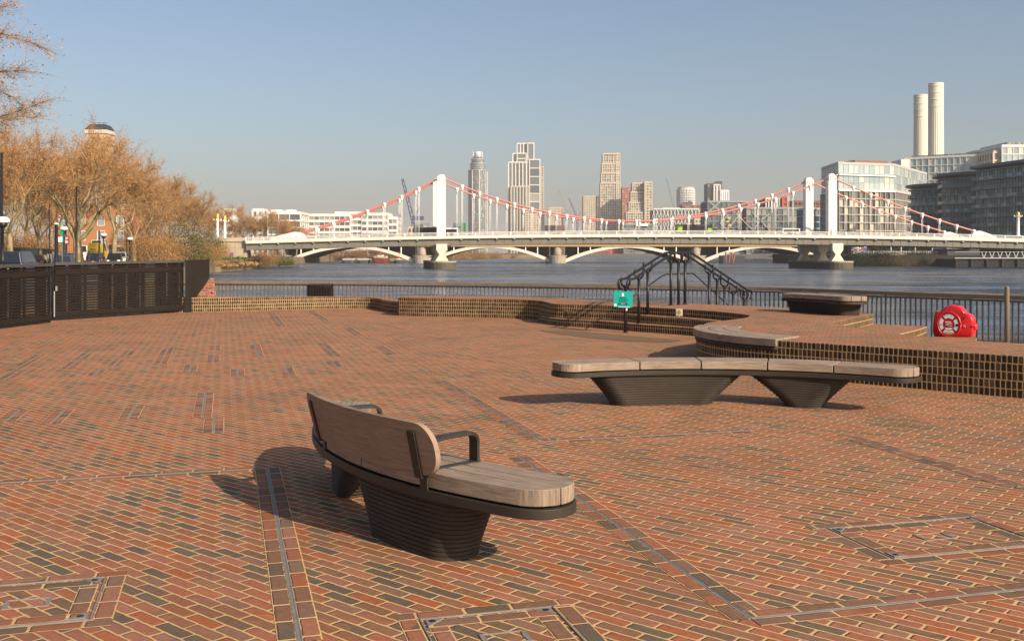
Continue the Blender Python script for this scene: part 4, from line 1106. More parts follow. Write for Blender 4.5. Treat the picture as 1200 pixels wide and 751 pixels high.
for rr,zt in ((1.02,z_(200,D)),(.83,z_(192,D)),(.72,z_(187,D)),(.5,z_(184,D))): mb.lathe([(rr*r*.9,zt-2.0),(rr*r,zt-1.8),(rr*r,zt+.8),(.0,zt+.9)],n=36)
for zt in (z_(198,D),z_(196,D),z_(194,D)): mb.lathe([(.8*r,zt),(.83*r,zt+.3),(.83*r,zt+1.3),(.8*r,zt+1.4)],n=36)
mb.build('floor_bands',M['metalgrey'],t)
mb=MB()
for i in range(8):
    a=2*PI*i/8+.2; mb.box((r*1.02*math.cos(a),r*1.02*math.sin(a),z_(200,D)/2),(1.1,1.1,z_(200,D)),a)
mb.build('fins',M['offwhite'],t)
mb=MB(); mb.lathe([(r*.36,z_(184,D)),(r*.36,z_(178.5,D)),(r*.30,z_(178,D))],n=10); mb.span(-r*.52,-r*.44,-1,1,z_(187,D),z_(178,D)); mb.span(r*.44,r*.52,-1,1,z_(187,D),z_(178,D)); mb.build('crown',M['offwhite'],t)

# --- big stepped white-framed tower
D=1500; t=bld('stepped_tower','tallest skyline tower with pale white framed stepped blocks',616,D)
for (a,b,top,bot,gm,bay,fl,dep,dd) in ((596,621,190.5,296,'grey',5.2,500,26,0),(620.5,632.5,187.5,296,'grey',16,12,24,-1.5),(601,612,180,192,'grey',5,500,18,4),(606,616.5,180,192,'grey',13.5,7,16,1),(606,621,168,192,'grey',4.2,500,18,6),(618.5,625.5,168,190,'grey',9,26,16,3),(622,632,187,192,'grey',12,7,16,6)):
    block(t,rect(a,b,D+dd,dep),max(0,z_(bot,D)),z_(top,D),G[gm],M['offwhite'],bay,fl,vw=1.5 if bay<6 else 1.2,hw=1.3,proud=.9)
block(t,rect(599,620,D-4,8),0,z_(219,D),G['tower'],M['sand'],4.2,200,vw=1.6,hw=1,proud=.9)
D2=1540; t=bld('slim_tower','slim sand coloured tower peeking out to the right of the tallest tower',635,D2)
block(t,rect(629,637,D2,16),0,z_(196,D2),G['tower'],M['sand'],3.6,3.6,vw=1.1,hw=1.0,proud=.5); 
mb=MB(); mb.tube([(0,0,z_(196,D2)),(0,0,z_(191,D2))],.5,5); mb.build('mast',M['metalgrey'],t)
D=1380; t=bld('low_block','low sand coloured block with narrow windows at the foot of the tallest tower',627,D)
block(t,rect(616,637.5,D,20),0,z_(248.5,D),G['grey'],M['sand'],3.4,3.4,vw=1.7,hw=1.2,proud=.5)
D=1450; t=bld('beige_block','beige apartment block with a flat roof left of the leaning cranes',651,D)
block(t,rect(643,659.5,D,20),0,z_(244,D),G['grey'],M['beige'],3.3,3.3,vw=1.9,hw=1.6,proud=.4)
mb=MB(); mb.span(-6,2,4,12,z_(244,D),z_(242.7,D)); mb.build('plant_room',M['greyconc'],t)
D=1400; t=bld('red_brick_block','low red brick block below the two cranes',652,D)
block(t,rect(638,661,D,16),0,z_(265,D),G['dark'],M['brownfac'],3.2,3.2,vw=1.6,hw=1.4,proud=.3)
# --- second cluster
D=1300; t=bld('sand_tower','sand stone tower stepped in four tiers, second tallest of the skyline',716,D)
for a,b,top,bot in ((704.2,726.8,215,296),(705,726.6,203.5,215.5),(706,726.5,192.3,204),(707,726.3,181,193)):
    block(t,rect(a,b-4.5,D,18),max(0,z_(bot,D)),z_(top,D),G['grey'],M['sand'],3.0,3.3,vw=.75,hw=.7,proud=.4)
    block(t,rect(b-4.6,b,D-.6,20),max(0,z_(bot,D)),z_(top-.6,D),G['grey'],M['sand'],2.4,3.3,vw=1.2,hw=1.0,proud=.4)
    mb=MB(); q=[(p[0]-t.location.x,p[1]-t.location.y) for p in rect(a-.3,b-4.2,D-1,4)]; mb.prism(q,z_(top,D)-.2,z_(top,D)+1.3)
    mb.bar((gx(a-.2,D)-t.location.x,-.8,max(0,z_(bot,D))),(gx(a-.2,D)-t.location.x,-.8,z_(top,D)),1.2,1.2); mb.build('pale_frame',M['sand'],t)
D=1420; t=bld('grey_beige_block','broad grey beige tower block left of the four tier sand stone tower',693,D)
block(t,rect(684,700,D,20),0,z_(230.5,D),G['grey'],M['beige'],3.4,3.3,vw=1.7,hw=1.3,proud=.4); block(t,rect(699.8,704.5,D-2,20),0,z_(230,D),G['tower'],M['metalgrey'],2.5,3.3,vw=.4,hw=.4)
D=1390; t=bld('thin_red_block','thin red brick block between two pale towers',703.6,D)
block(t,rect(702.2,705.2,D-8,8),0,z_(238.5,D),G['grey'],M['redfac'],3,3.3,vw=1.2,hw=1.2,proud=.3)
D=1450; t=bld('red_tower','dark red framed tower standing behind the sand stone towers',733,D)
block(t,rect(729,739.2,D,18),0,z_(220.3,D),G['grey'],M['redfac'],3.6,3.5,vw=1.0,hw=1.25,proud=.5); block(t,rect(726.5,729.2,D+2,18),0,z_(220.5,D),G['dark'],M['metalgrey'],3,3.4)
D=1250; t=bld('stepped_sand_block','sand coloured block rising in four terraces to the right',750,D)
for a,b,top in ((734,755,249.5),(737,756,237.5),(739.4,757,225.3),(741.3,757.4,214.5)):
    block(t,rect(a,b,D+(250-top)*.25,16),0,z_(top,D),G['grey'],M['sand'],2.8,3.3,vw=.75,hw=.75,proud=.4)
block(t,rect(757,764,D-1,22),0,z_(214,D),G['grey'],M['sand'],3.6,3.3,vw=1.1,hw=1.1,proud=.5); block(t,rect(755.6,757.2,D-1.5,20),0,z_(214,D),G['grey'],M['sand'],8,30,vw=1.5,hw=1.5)
# --- embassy and neighbours
D=1150; t=bld('patterned_cube','pale cube building with a lozenge patterned white screen',792,D)
block(t,rect(766,819,D,30),0,z_(246.5,D),G['greygreen'],M['metalgrey'],3.4,3.6,vw=.3,hw=.3,proud=.2)
mb=MB(); x0=gx(766,D)-t.location.x; x1=gx(819,D)-t.location.x; n=13; H=z_(245,D)
for i in range(n+1):
    x=x0+(x1-x0)*i/n
    for j in range(6):
        za=H*j/6; zb=H*(j+1)/6; s=1.3 if (i+j)%2 else -1.3
        mb.bar((x-s,-1.2,za),(x+s,-1.2,zb),.5,.85,up=(0,1,0)); mb.bar((x+s,-1.25,za),(x-s,-1.25,zb),.5,.45,up=(0,1,0))
mb.bar((x0,-1.2,H),(x1,-1.2,H),.8,1.2); mb.build('white_screen',M['offwhite'],t)
mb=MB(); mb.span(-14,6,6,20,H,H+1.6); mb.build('roof_plant',M['cream'],t)
D=1350; t=bld('round_ended_block','pale curved tower with vertical ribs behind the lozenge patterned building',805.5,D)
pts=[(gx(795.2,D),D+14)]+[(gx(805.5,D)+gx(610.3,D)*math.cos(a)*1.0,D+10-10*math.sin(a)) for a in [PI-PI*i/8 for i in range(9)]]+[(gx(815.8,D),D+14)]
block(t,pts,0,z_(222,D),G['tower'],M['offwhite'],2.6,3.3,vw=1.0,hw=.9,proud=.4)
q=[((p[0]-gx(805.5,D))*.9,(p[1]-D)*.9+1) for p in pts]; mb=MB(); mb.prism(q,z_(222,D),z_(219,D)); mb.build('plant_screen',M['beige'],t)
D=1050; t=bld('brown_roof_block','dark brown brick block behind the right end of the lozenge patterned building',815,D)
block(t,rect(800,829,D+160,20),0,z_(241,D+160),G['dark'],M['brownfac'],3.4,3.4,vw=1.6,hw=1.5,proud=.3)
D=1300; t=bld('dark_tower','dark tower with one cream panelled side and a slanting top',838,D)
block(t,rect(829.2,836.6,D,22),0,z_(216,D),G['dark'],M['slate'],2.6,3.4,vw=.5,hw=.4,proud=.3); block(t,rect(836.6,844,D-2,20),0,z_(217,D),G['grey'],M['cream'],3.4,100,vw=1.9,hw=1,proud=.5)
o_=t.location; mb=MB(); a=[(gx(837,D)-o_.x,8,z_(216,D)),(gx(847.8,D)-o_.x,8,z_(216,D)),(gx(847.8,D)-o_.x,8,z_(212,D)),(gx(841,D)-o_.x,8,z_(212,D))]; b=[(p[0],p[1]+12,p[2]) for p in a]
mb.add(a+b,[(0,1,2,3),(7,6,5,4),(0,4,5,1),(1,5,6,2),(2,6,7,3),(3,7,4,0)]); mb.span(gx(843,D)-o_.x,gx(847.8,D)-o_.x,7.5,20,0,z_(216,D)); mb.build('slanting_top',M['slate'],t)
D=1240; t=bld('white_slat_block','small white ribbed block right of the dark cream sided tower',849,D)
block(t,rect(844.6,853.8,D,14),0,z_(223.8,D),G['grey'],M['whitebright'],2.4,100,vw=1.5,hw=1,proud=.4)
# long glazed office block with exposed bracing
D=640; t=bld('braced_glass_block','long grey glass office block with exposed diagonal steel bracing behind the bridge',885,D)
block(t,rect(829.5,876,D,22),.9,z_(237,D),G['greygreen'],M['metalgrey'],3.2,4.1,vw=.32,hw=.45,proud=.5)
block(t,rect(875,942,D-4,24),.9,z_(245,D),G['greygreen'],M['metalgrey'],3.2,4.1,vw=.32,hw=.5,proud=.5)
mb=MB(); ox_=t.location.x
for (a,b,c,d) in ((830,237.5,842,247),(842,237.5,830,247),(842,262,852,272),(852,252,842,262),(858,248,880,270),(880,270,892,255),(880,250,900,270),(866,250,850,270),(900,250,885,262)):
    mb.bar((gx(a,D)-ox_,-5,z_(b,D)),(gx(c,D)-ox_,-5,z_(d,D)),.45,.45)
mb.build('diagonal_bracing',M['greyconc'],t)
mb=MB(); rnd=random.Random(4)
for i in range(13): mb.box((gx(rnd.uniform(835,935),D)-ox_,-5.2,z_(rnd.choice((250,256,261,266)),D)),(rnd.uniform(1,2.4),.2,.5))
mb.build('red_panels',M['redfac'],t)
mb=MB(); 
for px,y in ((852,256),(853.5,264),(851,260)): mb.box((gx(px,D)-ox_,-5.2,z_(y,D)),(1.8,.2,.9))
mb.build('yellow_panels',M['yellow'],t)
D=720; t=bld('red_white_terrace','red brick block with white ribs above the glass office block',908,D)
block(t,rect(897.5,917,D,15),.9,z_(233,D),G['dark'],M['offwhite'],2.0,20,vw=.8,hw=.6,proud=.3); block(t,rect(917,921.6,D-1,16),.9,z_(231.5,D),G['grey'],M['redfac'],3,3.3,vw=1.5,hw=1.4); block(t,rect(889,897.5,D+3,12),.9,z_(234.5,D),G['dark'],M['metalgrey'],2.4,3.3)
D=760; t=bld('distant_red_block','distant reddish roof terrace block just visible between the right bridge towers',948,D)
block(t,rect(931,968,D,18),.9,z_(236.5,D),G['dark'],M['brownfac'],2.6,3.3,vw=1.0,hw=1.1,proud=.3)
D=560; t=bld('green_glass_block','dark green glass block between the two right bridge towers',955,D)
block(t,rect(944,970,D,16),.9,z_(245.5,D),G['teal'],M['greyconc'],2.6,3.4,vw=.25,hw=.7,proud=.4)
D=900; t=bld('low_brown_block','low brown and cream buildings at the right end of the lozenge patterned building',822,D)
block(t,rect(814,831,D,12),.9,z_(257.5,D),G['grey'],M['beige'],3,3.4,vw=1.6,hw=1.4,proud=.3)
D=1000; t=bld('low_glass_pavilion','low grey glass hall with a white canopy just above the bridge deck',745,D)
block(t,rect(731,766,D,14),.9,z_(263.5,D),G['greygreen'],M['metalgrey'],3,3.6,vw=.3,hw=.5,proud=.3)
mb=MB(); mb.span(gx(746,D)-t.location.x,gx(759,D)-t.location.x,-3,10,z_(265,D),z_(262.2,D)); mb.build('canopy',M['whitebright'],t)

# --- right bank: pale glass block, long glass range, chimneys
D=455; t=bld('pale_glass_block','large pale glass block with balconies on its lower floors behind the right bridge towers',1010,D,.9)
A=(gx(963,470),470);B=(gx(982.5,440),440);C_=(gx(1048,450),450);E_=(gx(1086,500),500)
up=z_(225,450); tp=z_(193.5,445)
block(t,[A,B,C_,E_,(gx(1010,540),540)],.9,up,G['blind'],M['whitegrey'],2.6,3.45,vw=.18,hw=.35,proud=.7)
block(t,[A,B,C_,E_,(gx(1010,540),540)],up,tp,G['pale'],M['whitegrey'],2.6,3.45,vw=.10,hw=.22,proud=.15)
mb=MB(); 
def lt(p): return (p[0]-t.location.x,p[1]-t.location.y)
for f in (1.015,):
    pass
mb.bar((*lt((gx(992,455),455)),z_(190.6,455)-.9),(*lt((gx(1030,460),460)),z_(191.5,460)-.9),12,1.0); mb.build('roof_slab',M['brownfac'],t)
mb=MB(); 
for z in (z_(206,445)-.9,up-.9): 
    for p,q in((A,B),(B,C_)): mb.bar((*lt(p),z),(*lt(q),z),1.6,.45)
mb.build('white_ledge',M['whitebright'],t)
D=560; t=bld('long_glass_range','long pale glass building with a green roof edge in front of the two chimneys',1120,D,.9)
block(t,rect(1060,1186,D,30,D-30),.9,z_(187,D),G['pale'],M['offwhite'],3.2,4.0,vw=.35,hw=.4,proud=.3)
mb=MB(); q=[lt(p) for p in rect(1068,1170,D+2,20,D-22)]; mb.prism(q,z_(187,D)-.9,z_(182.5,D)-.9); mb.build('roof_storey',G['greygreen'],t)
mb=MB(); q=[lt(p) for p in rect(1056,1066,D-3,14)]; mb.prism(q,0,z_(187.5,D)-.9); mb.build('end_tower',M['offwhite'],t)
D=520; t=bld('corner_glass_block','tall pale glass block with a greenish roof storey at the top right edge',1190,D,.9)
block(t,rect(1174,1240,D,40),.9,z_(172,D),G['pale'],M['offwhite'],2.8,3.8,vw=.3,hw=.5,proud=.3); mb=MB(); q=[lt(p) for p in rect(1180,1240,D+3,30)]; mb.prism(q,z_(172,D)-.9,z_(166,D)-.9); mb.build('roof_storey',G['greygreen'],t)
block(t,rect(1164,1176,D+2,18),.9,z_(178.5,D),G['grey'],M['sand'],3,4,vw=.9,hw=.8)
def chimney(pxl,pxr,ytop,D,label):
    t=thing('power_station_chimney',label,'chimney',(gx((pxl+pxr)/2,D),D,.9),group='white fluted chimneys')
    r0=(pxr-pxl)/2*D/F; zt=z_(ytop,D)-.9; prof=[]
    mb=MB(); n=48; vs=[]; zs=[0,zt*.25,zt*.5,zt*.8,zt*.86,zt*.865,zt]
    rs=[1.06,1.03,1.0,.955,.95,.955,.945]
    for z,k in zip(zs,rs):
        for i in range(n):
            a=2*PI*i/n; q=(1.0 if i%2 else .972) if z<zt*.83 else 1.0
            vs.append((r0*k*q*math.cos(a),r0*k*q*math.sin(a),z))
    fs=[(i*n+k,i*n+(k+1)%n,(i+1)*n+(k+1)%n,(i+1)*n+k) for i in range(len(zs)-1) for k in range(n)]
    mb.add(vs,fs); mb.build('fluted_shaft',M['chim'],t)
    mb=MB()
    for f in (.865,.905,.945,.985): mb.lathe([(r0*.93,zt*f),(r0*.985,zt*f+.15),(r0*.985,zt*f+.7),(r0*.93,zt*f+.85)],n=40)
    mb.lathe([(r0*.945,zt),(r0*.97,zt+.2),(r0*.97,zt+.7),(r0*.7,zt+.75),(r0*.7,zt-2)],n=40)
    mb.build('top_bands',M['chim'],t)
chimney(1088.0,1105.6,99.5,590,'taller right hand cream chimney of the pair rising above the glass range')
chimney(1070.8,1087.0,113.0,660,'shorter left hand cream chimney of the pair rising above the glass range')
# --- dark curved apartment blocks
def curved_block(label,pts,z0,z1,fl,roofov,gl,px,D,slab,balc=True):
    t=bld('dark_glass_apartments',label,px,D,.9,'dark glass riverside apartment blocks'); o=t.location
    block(t,pts,z0,z1,gl,M['slate'],1.6,fl,vw=.14,hw=.25,proud=.12,roof=False)
    nf=round((z1-z0)/fl); c=Vector((sum(p[0] for p in pts)/len(pts),sum(p[1] for p in pts)/len(pts)))
    mb=MB(); g=MB()
    for j in range(nf+1):
        z=z0+(z1-z0)*j/nf-.9
        ring=[lt2(c+(Vector(p)-c)*(1+1.5/max(1,(Vector(p)-c).length)),o) for p in pts]
        if j<nf or True: mb.prism(ring,z-.13,z+.13)
        if balc and j<nf:
            n=len(ring)
            for i in range(n): 
                a,b=ring[i],ring[(i+1)%n]; L=math.hypot(b[0]-a[0],b[1]-a[1])
                g.add([(*a,z+.2),(*b,z+.2),(*b,z+1.2),(*a,z+1.2)],[(0,1,2,3)],0,[[(0,j),(L/2.5,j),(L/2.5,j+.9),(0,j+.9)]])
    mb.build('balcony_slab',M['slabblue'],t)
    if balc: g.build('balcony_glass',G['teal'],t)
    ring=[lt2(c+(Vector(p)-c)*(1+roofov/max(1,(Vector(p)-c).length)),o) for p in pts]
    mb=MB(); mb.prism(ring,z1-.9+1.1,z1-.9+2.0); mb.build('overhanging_roof',M['navy'],t)
    return t
def lt2(p,o): return (p[0]-o.x,p[1]-o.y)
def arcpts(px0,D0,px1,D1,bulge,n=7):
    a=Vector((gx(px0,D0),D0)); b=Vector((gx(px1,D1),D1)); d=b-a; nn=Vector((d.y,-d.x)).normalized(); out=[]
    for i in range(n):
        s=i/(n-1); out.append(tuple(a+d*s+nn*bulge*4*s*(1-s)))
    return out
p=arcpts(1068,404,1106,388,2.5)+[(gx(1110,410),410),(gx(1075,420),420)]
curved_block('small dark glass apartment block with an overhanging blue roof behind the right cables',p,.9,z_(219.5,382),3.05,2.6,G['teal'],1085,385,'metalgrey')
p=arcpts(1101,383,1144,362,2.6)+[(gx(1150,380),380),(gx(1108,398),398)]
curved_block('curved dark glass apartment block with balconies between the small block and the right edge block',p,.9,z_(206.5,358),3.15,3.4,G['dark'],1122,360,'metalgrey')
p=[(gx(1143.5,360.5),360.5),(gx(1172,347),347),(gx(1245,317),317),(gx(1300,345),345),(gx(1170,385),385)]
curved_block('long dark teal glass apartment block with balcony bands at the right edge',p,.9,z_(197.5,345),3.3,2.0,G['teal'],1185,340,'slate')

# --- left far bank offices
D=620; t=bld('white_office_block','long white office building with ribbon windows behind the left bridge cable',420,D)
for a,b,top in ((362,410,252.5),(408,424,250),(424,455,251.5),(454,465,256)):
    block(t,rect(a,b,D+(.5 if a==408 else 0),20),0,z_(top,D),G['grey'],M['offwhite'],3.2,3.6,vw=.3,hw=1.6,proud=.4)
mb=MB(); mb.span(gx(391,D)-t.location.x,gx(413,D)-t.location.x,4,14,z_(252,D),z_(248,D)); mb.build('roof_storey',M['whitebright'],t)
D=520; t=bld('drum_roof_block','white and glass block with a round white drum on its roof above the trees',330,D)
block(t,rect(314,352,D,20),0,z_(250.5,D),G['greygreen'],M['offwhite'],5.2,3.6,vw=.4,hw=.9,proud=.5); 
mb=MB(); mb.lathe([(gx(607,D),0),(gx(607,D),z_(245.6,D)-z_(251,D)),(0,z_(245.5,D)-z_(251,D))],(gx(336.5,D)-t.location.x,8,z_(251,D)),24); mb.build('roof_drum',M['whitebright'],t)
mb=MB(); mb.span(gx(316,D)-t.location.x,gx(328,D)-t.location.x,2,12,z_(251,D),z_(245.8,D)); mb.build('roof_storey',M['whitebright'],t)
for a_,b_,lab in ((296,308,'white flat roofed block half hidden by brown trees left of the roof drum'),(262,273,'small white block peeking over the trees right of the pylons')):
    t=bld('white_block',lab,(a_+b_)/2,D); block(t,rect(a_,b_,D+3,10),0,z_(246.5,D),G['grey'],M['offwhite'],3.4,3.6,vw=1.2,hw=1.4)
D=700; t=bld('teal_roof_block','small dark block with a teal roof just left of the left bridge towers',496,D)
block(t,rect(490,502,D,12),0,z_(262.5,D),G['tower'],M['metalgrey'],3,3.4); block(t,rect(478,491,D+4,12),0,z_(267,D),G['grey'],M['beige'],3,3.4,vw=1.2,hw=1.2)
D=1200; t=bld('green_scaffold_block','small dark block with green netting between the left tower and the round tower',538,D)
block(t,rect(531,540,D,14),0,z_(261.5,D),G['teal'],M['metalgrey'],3,3.4); block(t,rect(540,545.5,D+2,14),0,z_(261.5,D),G['dark'],M['green'],3,3.4,vw=1,hw=1)

# --- brick mansion and water tower on the left bank
D=235; t=bld('brick_mansion','orange brick mansion block with pale windows behind the plane trees',112,D)
def brickbld(t,pxl,pxr,D,z1,bay,fl,depth,winw,winh,mat='brickfac'):
    x0=gx(pxl,D)-t.location.x; x1=gx(pxr,D)-t.location.x; y0=D-t.location.y
    mb=MB(); mb.span(x0,x1,y0,y0+depth,0,z1); mb.build('brick_wall',M[mat],t)
    nb=int((x1-x0)/bay); nf=int(z1/fl)
    for j in range(nf):
        for i in range(nb):
            cx=x0+(x1-x0)*(i+.5)/nb; cz=(j+.62)*fl
            m=MB(); m.span(cx-winw/2,cx+winw/2,y0-.02,y0+.05,cz-winh/2,cz+winh/2); f=m.build('window',M['windowpale'],t)
            m=MB()
            for s in(-1,1): m.box((cx+s*(winw/2-.05),y0-.05,cz),(.12,.1,winh+.1)); m.box((cx,y0-.05,cz+s*(winh/2)),(winw+.12,.1,.14))
            m.box((cx,y0-.05,cz),(winw-.1,.08,.08)); m.build('window_frame',M['white'],f)
brickbld(t,62,152,D,z_(243,D),4.1,3.4,14,1.7,2.2)
D=330; t=bld('brick_water_tower','square brick tower with a dark mansard roof rising above the plane trees',117.5,D,0,None,'tower')
h=z_(153.5,D); w=13.0*D/F
mb=MB(); mb.span(-w*.9,w*.9,-w*.9,w*.9,0,h-1.2); mb.build('brick_shaft',M['sand'],t)
mb=MB(); mb.span(-w*1.0,w*1.0,-w*1.0,w*1.0,h-1.2,h); mb.span(-w*.95,w*.95,-w*.95,w*.95,h-4.5,h-4.0); mb.build('cornice',M['cream'],t)
mb=MB(); vs=[];zz=z_(146.8,D)
for k,z in((1.02,h),(.72,zz-.3),(.66,zz)): vs+=[(-w*k,-w*k,z),(w*k,-w*k,z),(w*k,w*k,z),(-w*k,w*k,z)]
mb.add(vs,[(4*i+k,4*i+(k+1)%4,4*i+4+(k+1)%4,4*i+4+k) for i in range(2) for k in range(4)]+[(8,9,10,11)]); mb.build('mansard_roof',M['slate'],t)
mb=MB(); 
for x in (-.5,-.1,.3,.5): mb.bar((w*x,0,zz),(w*x,0,zz+.8),.12,.12)
mb.bar((-w*.6,0,zz+.7),(w*.6,0,zz+.7),.1,.1); mb.build('roof_railing',M['slate'],t)
mb=MB()
for x in(-.5,0,.5): mb.box((w*x,-w*.91,h-8),(w*.22,.15,4))
mb.build('tower_window',M['dark'],t)

# ================================================================== CRANES
def crane(label,pb,pt,yb,yt,D,mat,mast=True,w=1.6):
    t=thing('tower_crane',label,'crane',(gx(pb,D),D,0),group=None); zb=z_(yb,D); zt=z_(yt,D); x1=gx(pt,D)-gx(pb,D)
    def lattice(a,b,w,m):
        a=Vector(a);b=Vector(b);mb=MB();n=max(4,int((b-a).length/(w*1.6)));d=(b-a).normalized();u=Vector((0,1,0));r=d.cross(u).normalized()
        for i,j in((-1,-1),(1,-1),(1,1),(-1,1)): mb.bar(a+(r*i+u*j)*w/2,b+(r*i+u*j)*w/4,w*.2,w*.2)
        for k in range(n):
            p=a+(b-a)*(k/n);q=a+(b-a)*((k+1)/n);s=1 if k%2 else -1
            mb.bar(p+r*s*w/2-u*w/2,q-r*s*w/2*.8-u*w/2*.8,w*.13,w*.13); mb.bar(p+r*s*w/2+u*w/2,q-r*s*w/2*.8+u*w/2*.8,w*.13,w*.13)
        return mb.build(m,M[mat],t)
    lattice((0,0,0),(0,0,zb),w*1.25,'mast'); lattice((0,0,zb),(x1,0,zt),w,'jib')
    s=-1 if x1>0 else 1
    mb=MB(); mb.box((s*w*1.5,0,zb+w*.6),(w*3.5,w*1.4,w*1.2)); mb.bar((0,0,zb),(s*w*2,0,zb+w*4),w*.3,w*.3); mb.bar((s*w*2,0,zb+w*4),(x1*.6,0,zb+(zt-zb)*.6),w*.08,w*.08); mb.build('machinery_deck',M[mat],t)
crane('blue luffing crane with its jib leaning left, left of the left bridge towers',484,471.5,258,209.5,760,'craneblue',w=2.4)
crane('slender grey crane leaning left, right of the tallest tower',665,655,249,222.5,1500,'metalgrey',w=1.9)
crane('dark blue crane leaning left, just left of the broad grey beige block',676.5,666.5,256,232,1480,'craneblue',w=2.4)
crane('thin teal crane leaning left above the lozenge patterned building',791,780.5,247,208.5,1250,'craneteal',w=1.5)
# ================================================================== TREES
def npmesh(name,V,F,mats,mi,smooth=False):
    me=bpy.data.meshes.new(name); me.from_pydata(V.tolist() if hasattr(V,'tolist') else V,[],F)
    for m in mats: me.materials.append(m)
    if mi is not None: me.polygons.foreach_set('material_index',mi)
    me.update(); return me
def sliver(P,Dn,L,W,rng):                # thin tapered triangles from P along Dn
    n=len(P); s=np.cross(Dn,rng.normal(size=(n,3))); s/=np.linalg.norm(s,axis=1)[:,None]+1e-9
    V=np.empty((n,3,3)); V[:,0]=P-s*W[:,None]/2; V[:,1]=P+s*W[:,None]/2; V[:,2]=P+Dn*L[:,None]
    return V.reshape(-1,3)
def leafquads(P,size,rng):
    n=len(P); a=rng.normal(size=(n,3)); a/=np.linalg.norm(a,axis=1)[:,None]; b=np.cross(a,rng.normal(size=(n,3))); b/=np.linalg.norm(b,axis=1)[:,None]
    s=size[:,None]; V=np.empty((n,4,3)); V[:,0]=P-a*s-b*s*.1; V[:,1]=P+b*s*.55; V[:,2]=P+a*s+b*s*.1; V[:,3]=P-b*s*.55
    return V.reshape(-1,3)
def make_tree_meshes(seed,h,r0,fork,spread,ntw,nleaf,leafmat,twigw=.03,leafs=.10,lean=(0,0),limbs=None,twl=1.6,droop=.0):
    rnd=random.Random(seed); rng=np.random.default_rng(seed)
    tr=MB(); ends=[]
    def branch(p,d,L,r,lev):
        n=5 if lev<2 else 4; pts=[p]; q=p.copy(); dd=d.copy()
        for i in range(n):
            j=Vector((rnd.gauss(0,1),rnd.gauss(0,1),rnd.gauss(0,1)))*(.16 if lev else .05)
            dd=(dd+j+Vector((0,0,.10 if lev and lev<4 else -.02*droop))).normalized(); q=q+dd*(L/n); pts.append(q.copy())
        e=.62 if lev else .72
        rad=[r*(1-(1-e)*i/n) for i in range(n+1)]
        tr.tube(pts,rad,[9,7,5,4,3,3][min(lev,5)],cap=False)
        if lev>=2:
            for i in range(1,n+1): ends.append((pts[i-1],pts[i],lev))
        if lev>=4 or r*e<.018: return
        k=[rnd.choice((3,4)),3,3,3][lev] if lev<4 else 2
        az=rnd.uniform(0,2*PI)
        for i in range(k):
            a=az+2*PI*i/k+rnd.uniform(-.4,.4); ang=rnd.uniform(.35,.85)*spread
            o1=dd.orthogonal().normalized(); o2=dd.cross(o1)
            nd=(dd*math.cos(ang)+(o1*math.cos(a)+o2*math.sin(a))*math.sin(ang)).normalized()
            st=pts[-1] if i<2 or lev==0 else pts[rnd.randint(2,n-1)]
            branch(st.copy(),nd,L*rnd.uniform(.66,.9) if lev else h*rnd.uniform(.26,.34),r*e*rnd.uniform(.55,.8),lev+1)
    branch(Vector((0,0,-.3)),Vector((lean[0],lean[1],1)).normalized(),h*fork,r0,0)
    for lb in (limbs or []):
        branch(Vector(lb[0]),Vector(lb[1]).normalized(),lb[2],lb[3],lb[4])
    A=np.array([e[0][:] for e in ends]); B=np.array([e[1][:] for e in ends]); lev=np.array([e[2] for e in ends],float)
    w=np.linalg.norm(B-A,axis=1)*(lev-1)**1.5; w/=w.sum()
    idx=rng.choice(len(A),ntw,p=w); t=rng.random(ntw)[:,None]; P=A[idx]*(1-t)+B[idx]*t
    D=(B-A)[idx]; D/=np.linalg.norm(D,axis=1)[:,None]; D=D+rng.normal(scale=.62,size=(ntw,3)); D[:,2]+=.12-droop*.3; D/=np.linalg.norm(D,axis=1)[:,None]
    L=twl*rng.uniform(.4,1.2,ntw); V1=sliver(P,D,L,np.full(ntw,twigw)*rng.uniform(.6,1.3,ntw),rng)
    # second order twiglets
    n2=ntw*2; i2=rng.integers(0,ntw,n2); t=rng.uniform(.2,.95,n2)[:,None]; P2=P[i2]+D[i2]*L[i2][:,None]*t
    D2=D[i2]+rng.normal(scale=.6,size=(n2,3)); D2/=np.linalg.norm(D2,axis=1)[:,None]; L2=twl*.5*rng.uniform(.3,1.1,n2)
    V2=sliver(P2,D2,L2,np.full(n2,twigw*.6),rng)
    i3=rng.integers(0,n2,nleaf); t=rng.uniform(.3,1.05,nleaf)[:,None]; P3=P2[i3]+D2[i3]*L2[i3][:,None]*t+rng.normal(scale=.05,size=(nleaf,3))
    V3=leafquads(P3,leafs*rng.uniform(.4,1.3,nleaf),rng)
    nt=ntw+n2; V=np.concatenate([V1,V2,V3])
    F=[(3*i,3*i+1,3*i+2) for i in range(nt)]+[(3*nt+4*i,3*nt+4*i+1,3*nt+4*i+2,3*nt+4*i+3) for i in range(nleaf)]
    mi=[0]*nt+[1]*nleaf
    cr=npmesh('crown',V,F,[M['twig'],leafmat],mi)
    me=bpy.data.meshes.new('trunk'); me.from_pydata(tr.v,[],tr.f); me.materials.append(M['bark']); me.polygons.foreach_set('use_smooth',[True]*len(tr.f)); me.update()
    return me,cr
def put_tree(mesh,label,px,D,z=-.05,rz=0,s=1,sz=None,group=None,name='plane_tree',cat='tree',X=None):
    t=thing(name,label,cat,(gx(px,D) if X is None else X,D,z),rz,group); t.scale=(s,s,sz or s)
    for nm,me in zip(('trunk','crown'),mesh):
        o=bpy.data.objects.new(nm,me); COL.objects.link(o); o.parent=t
    return t
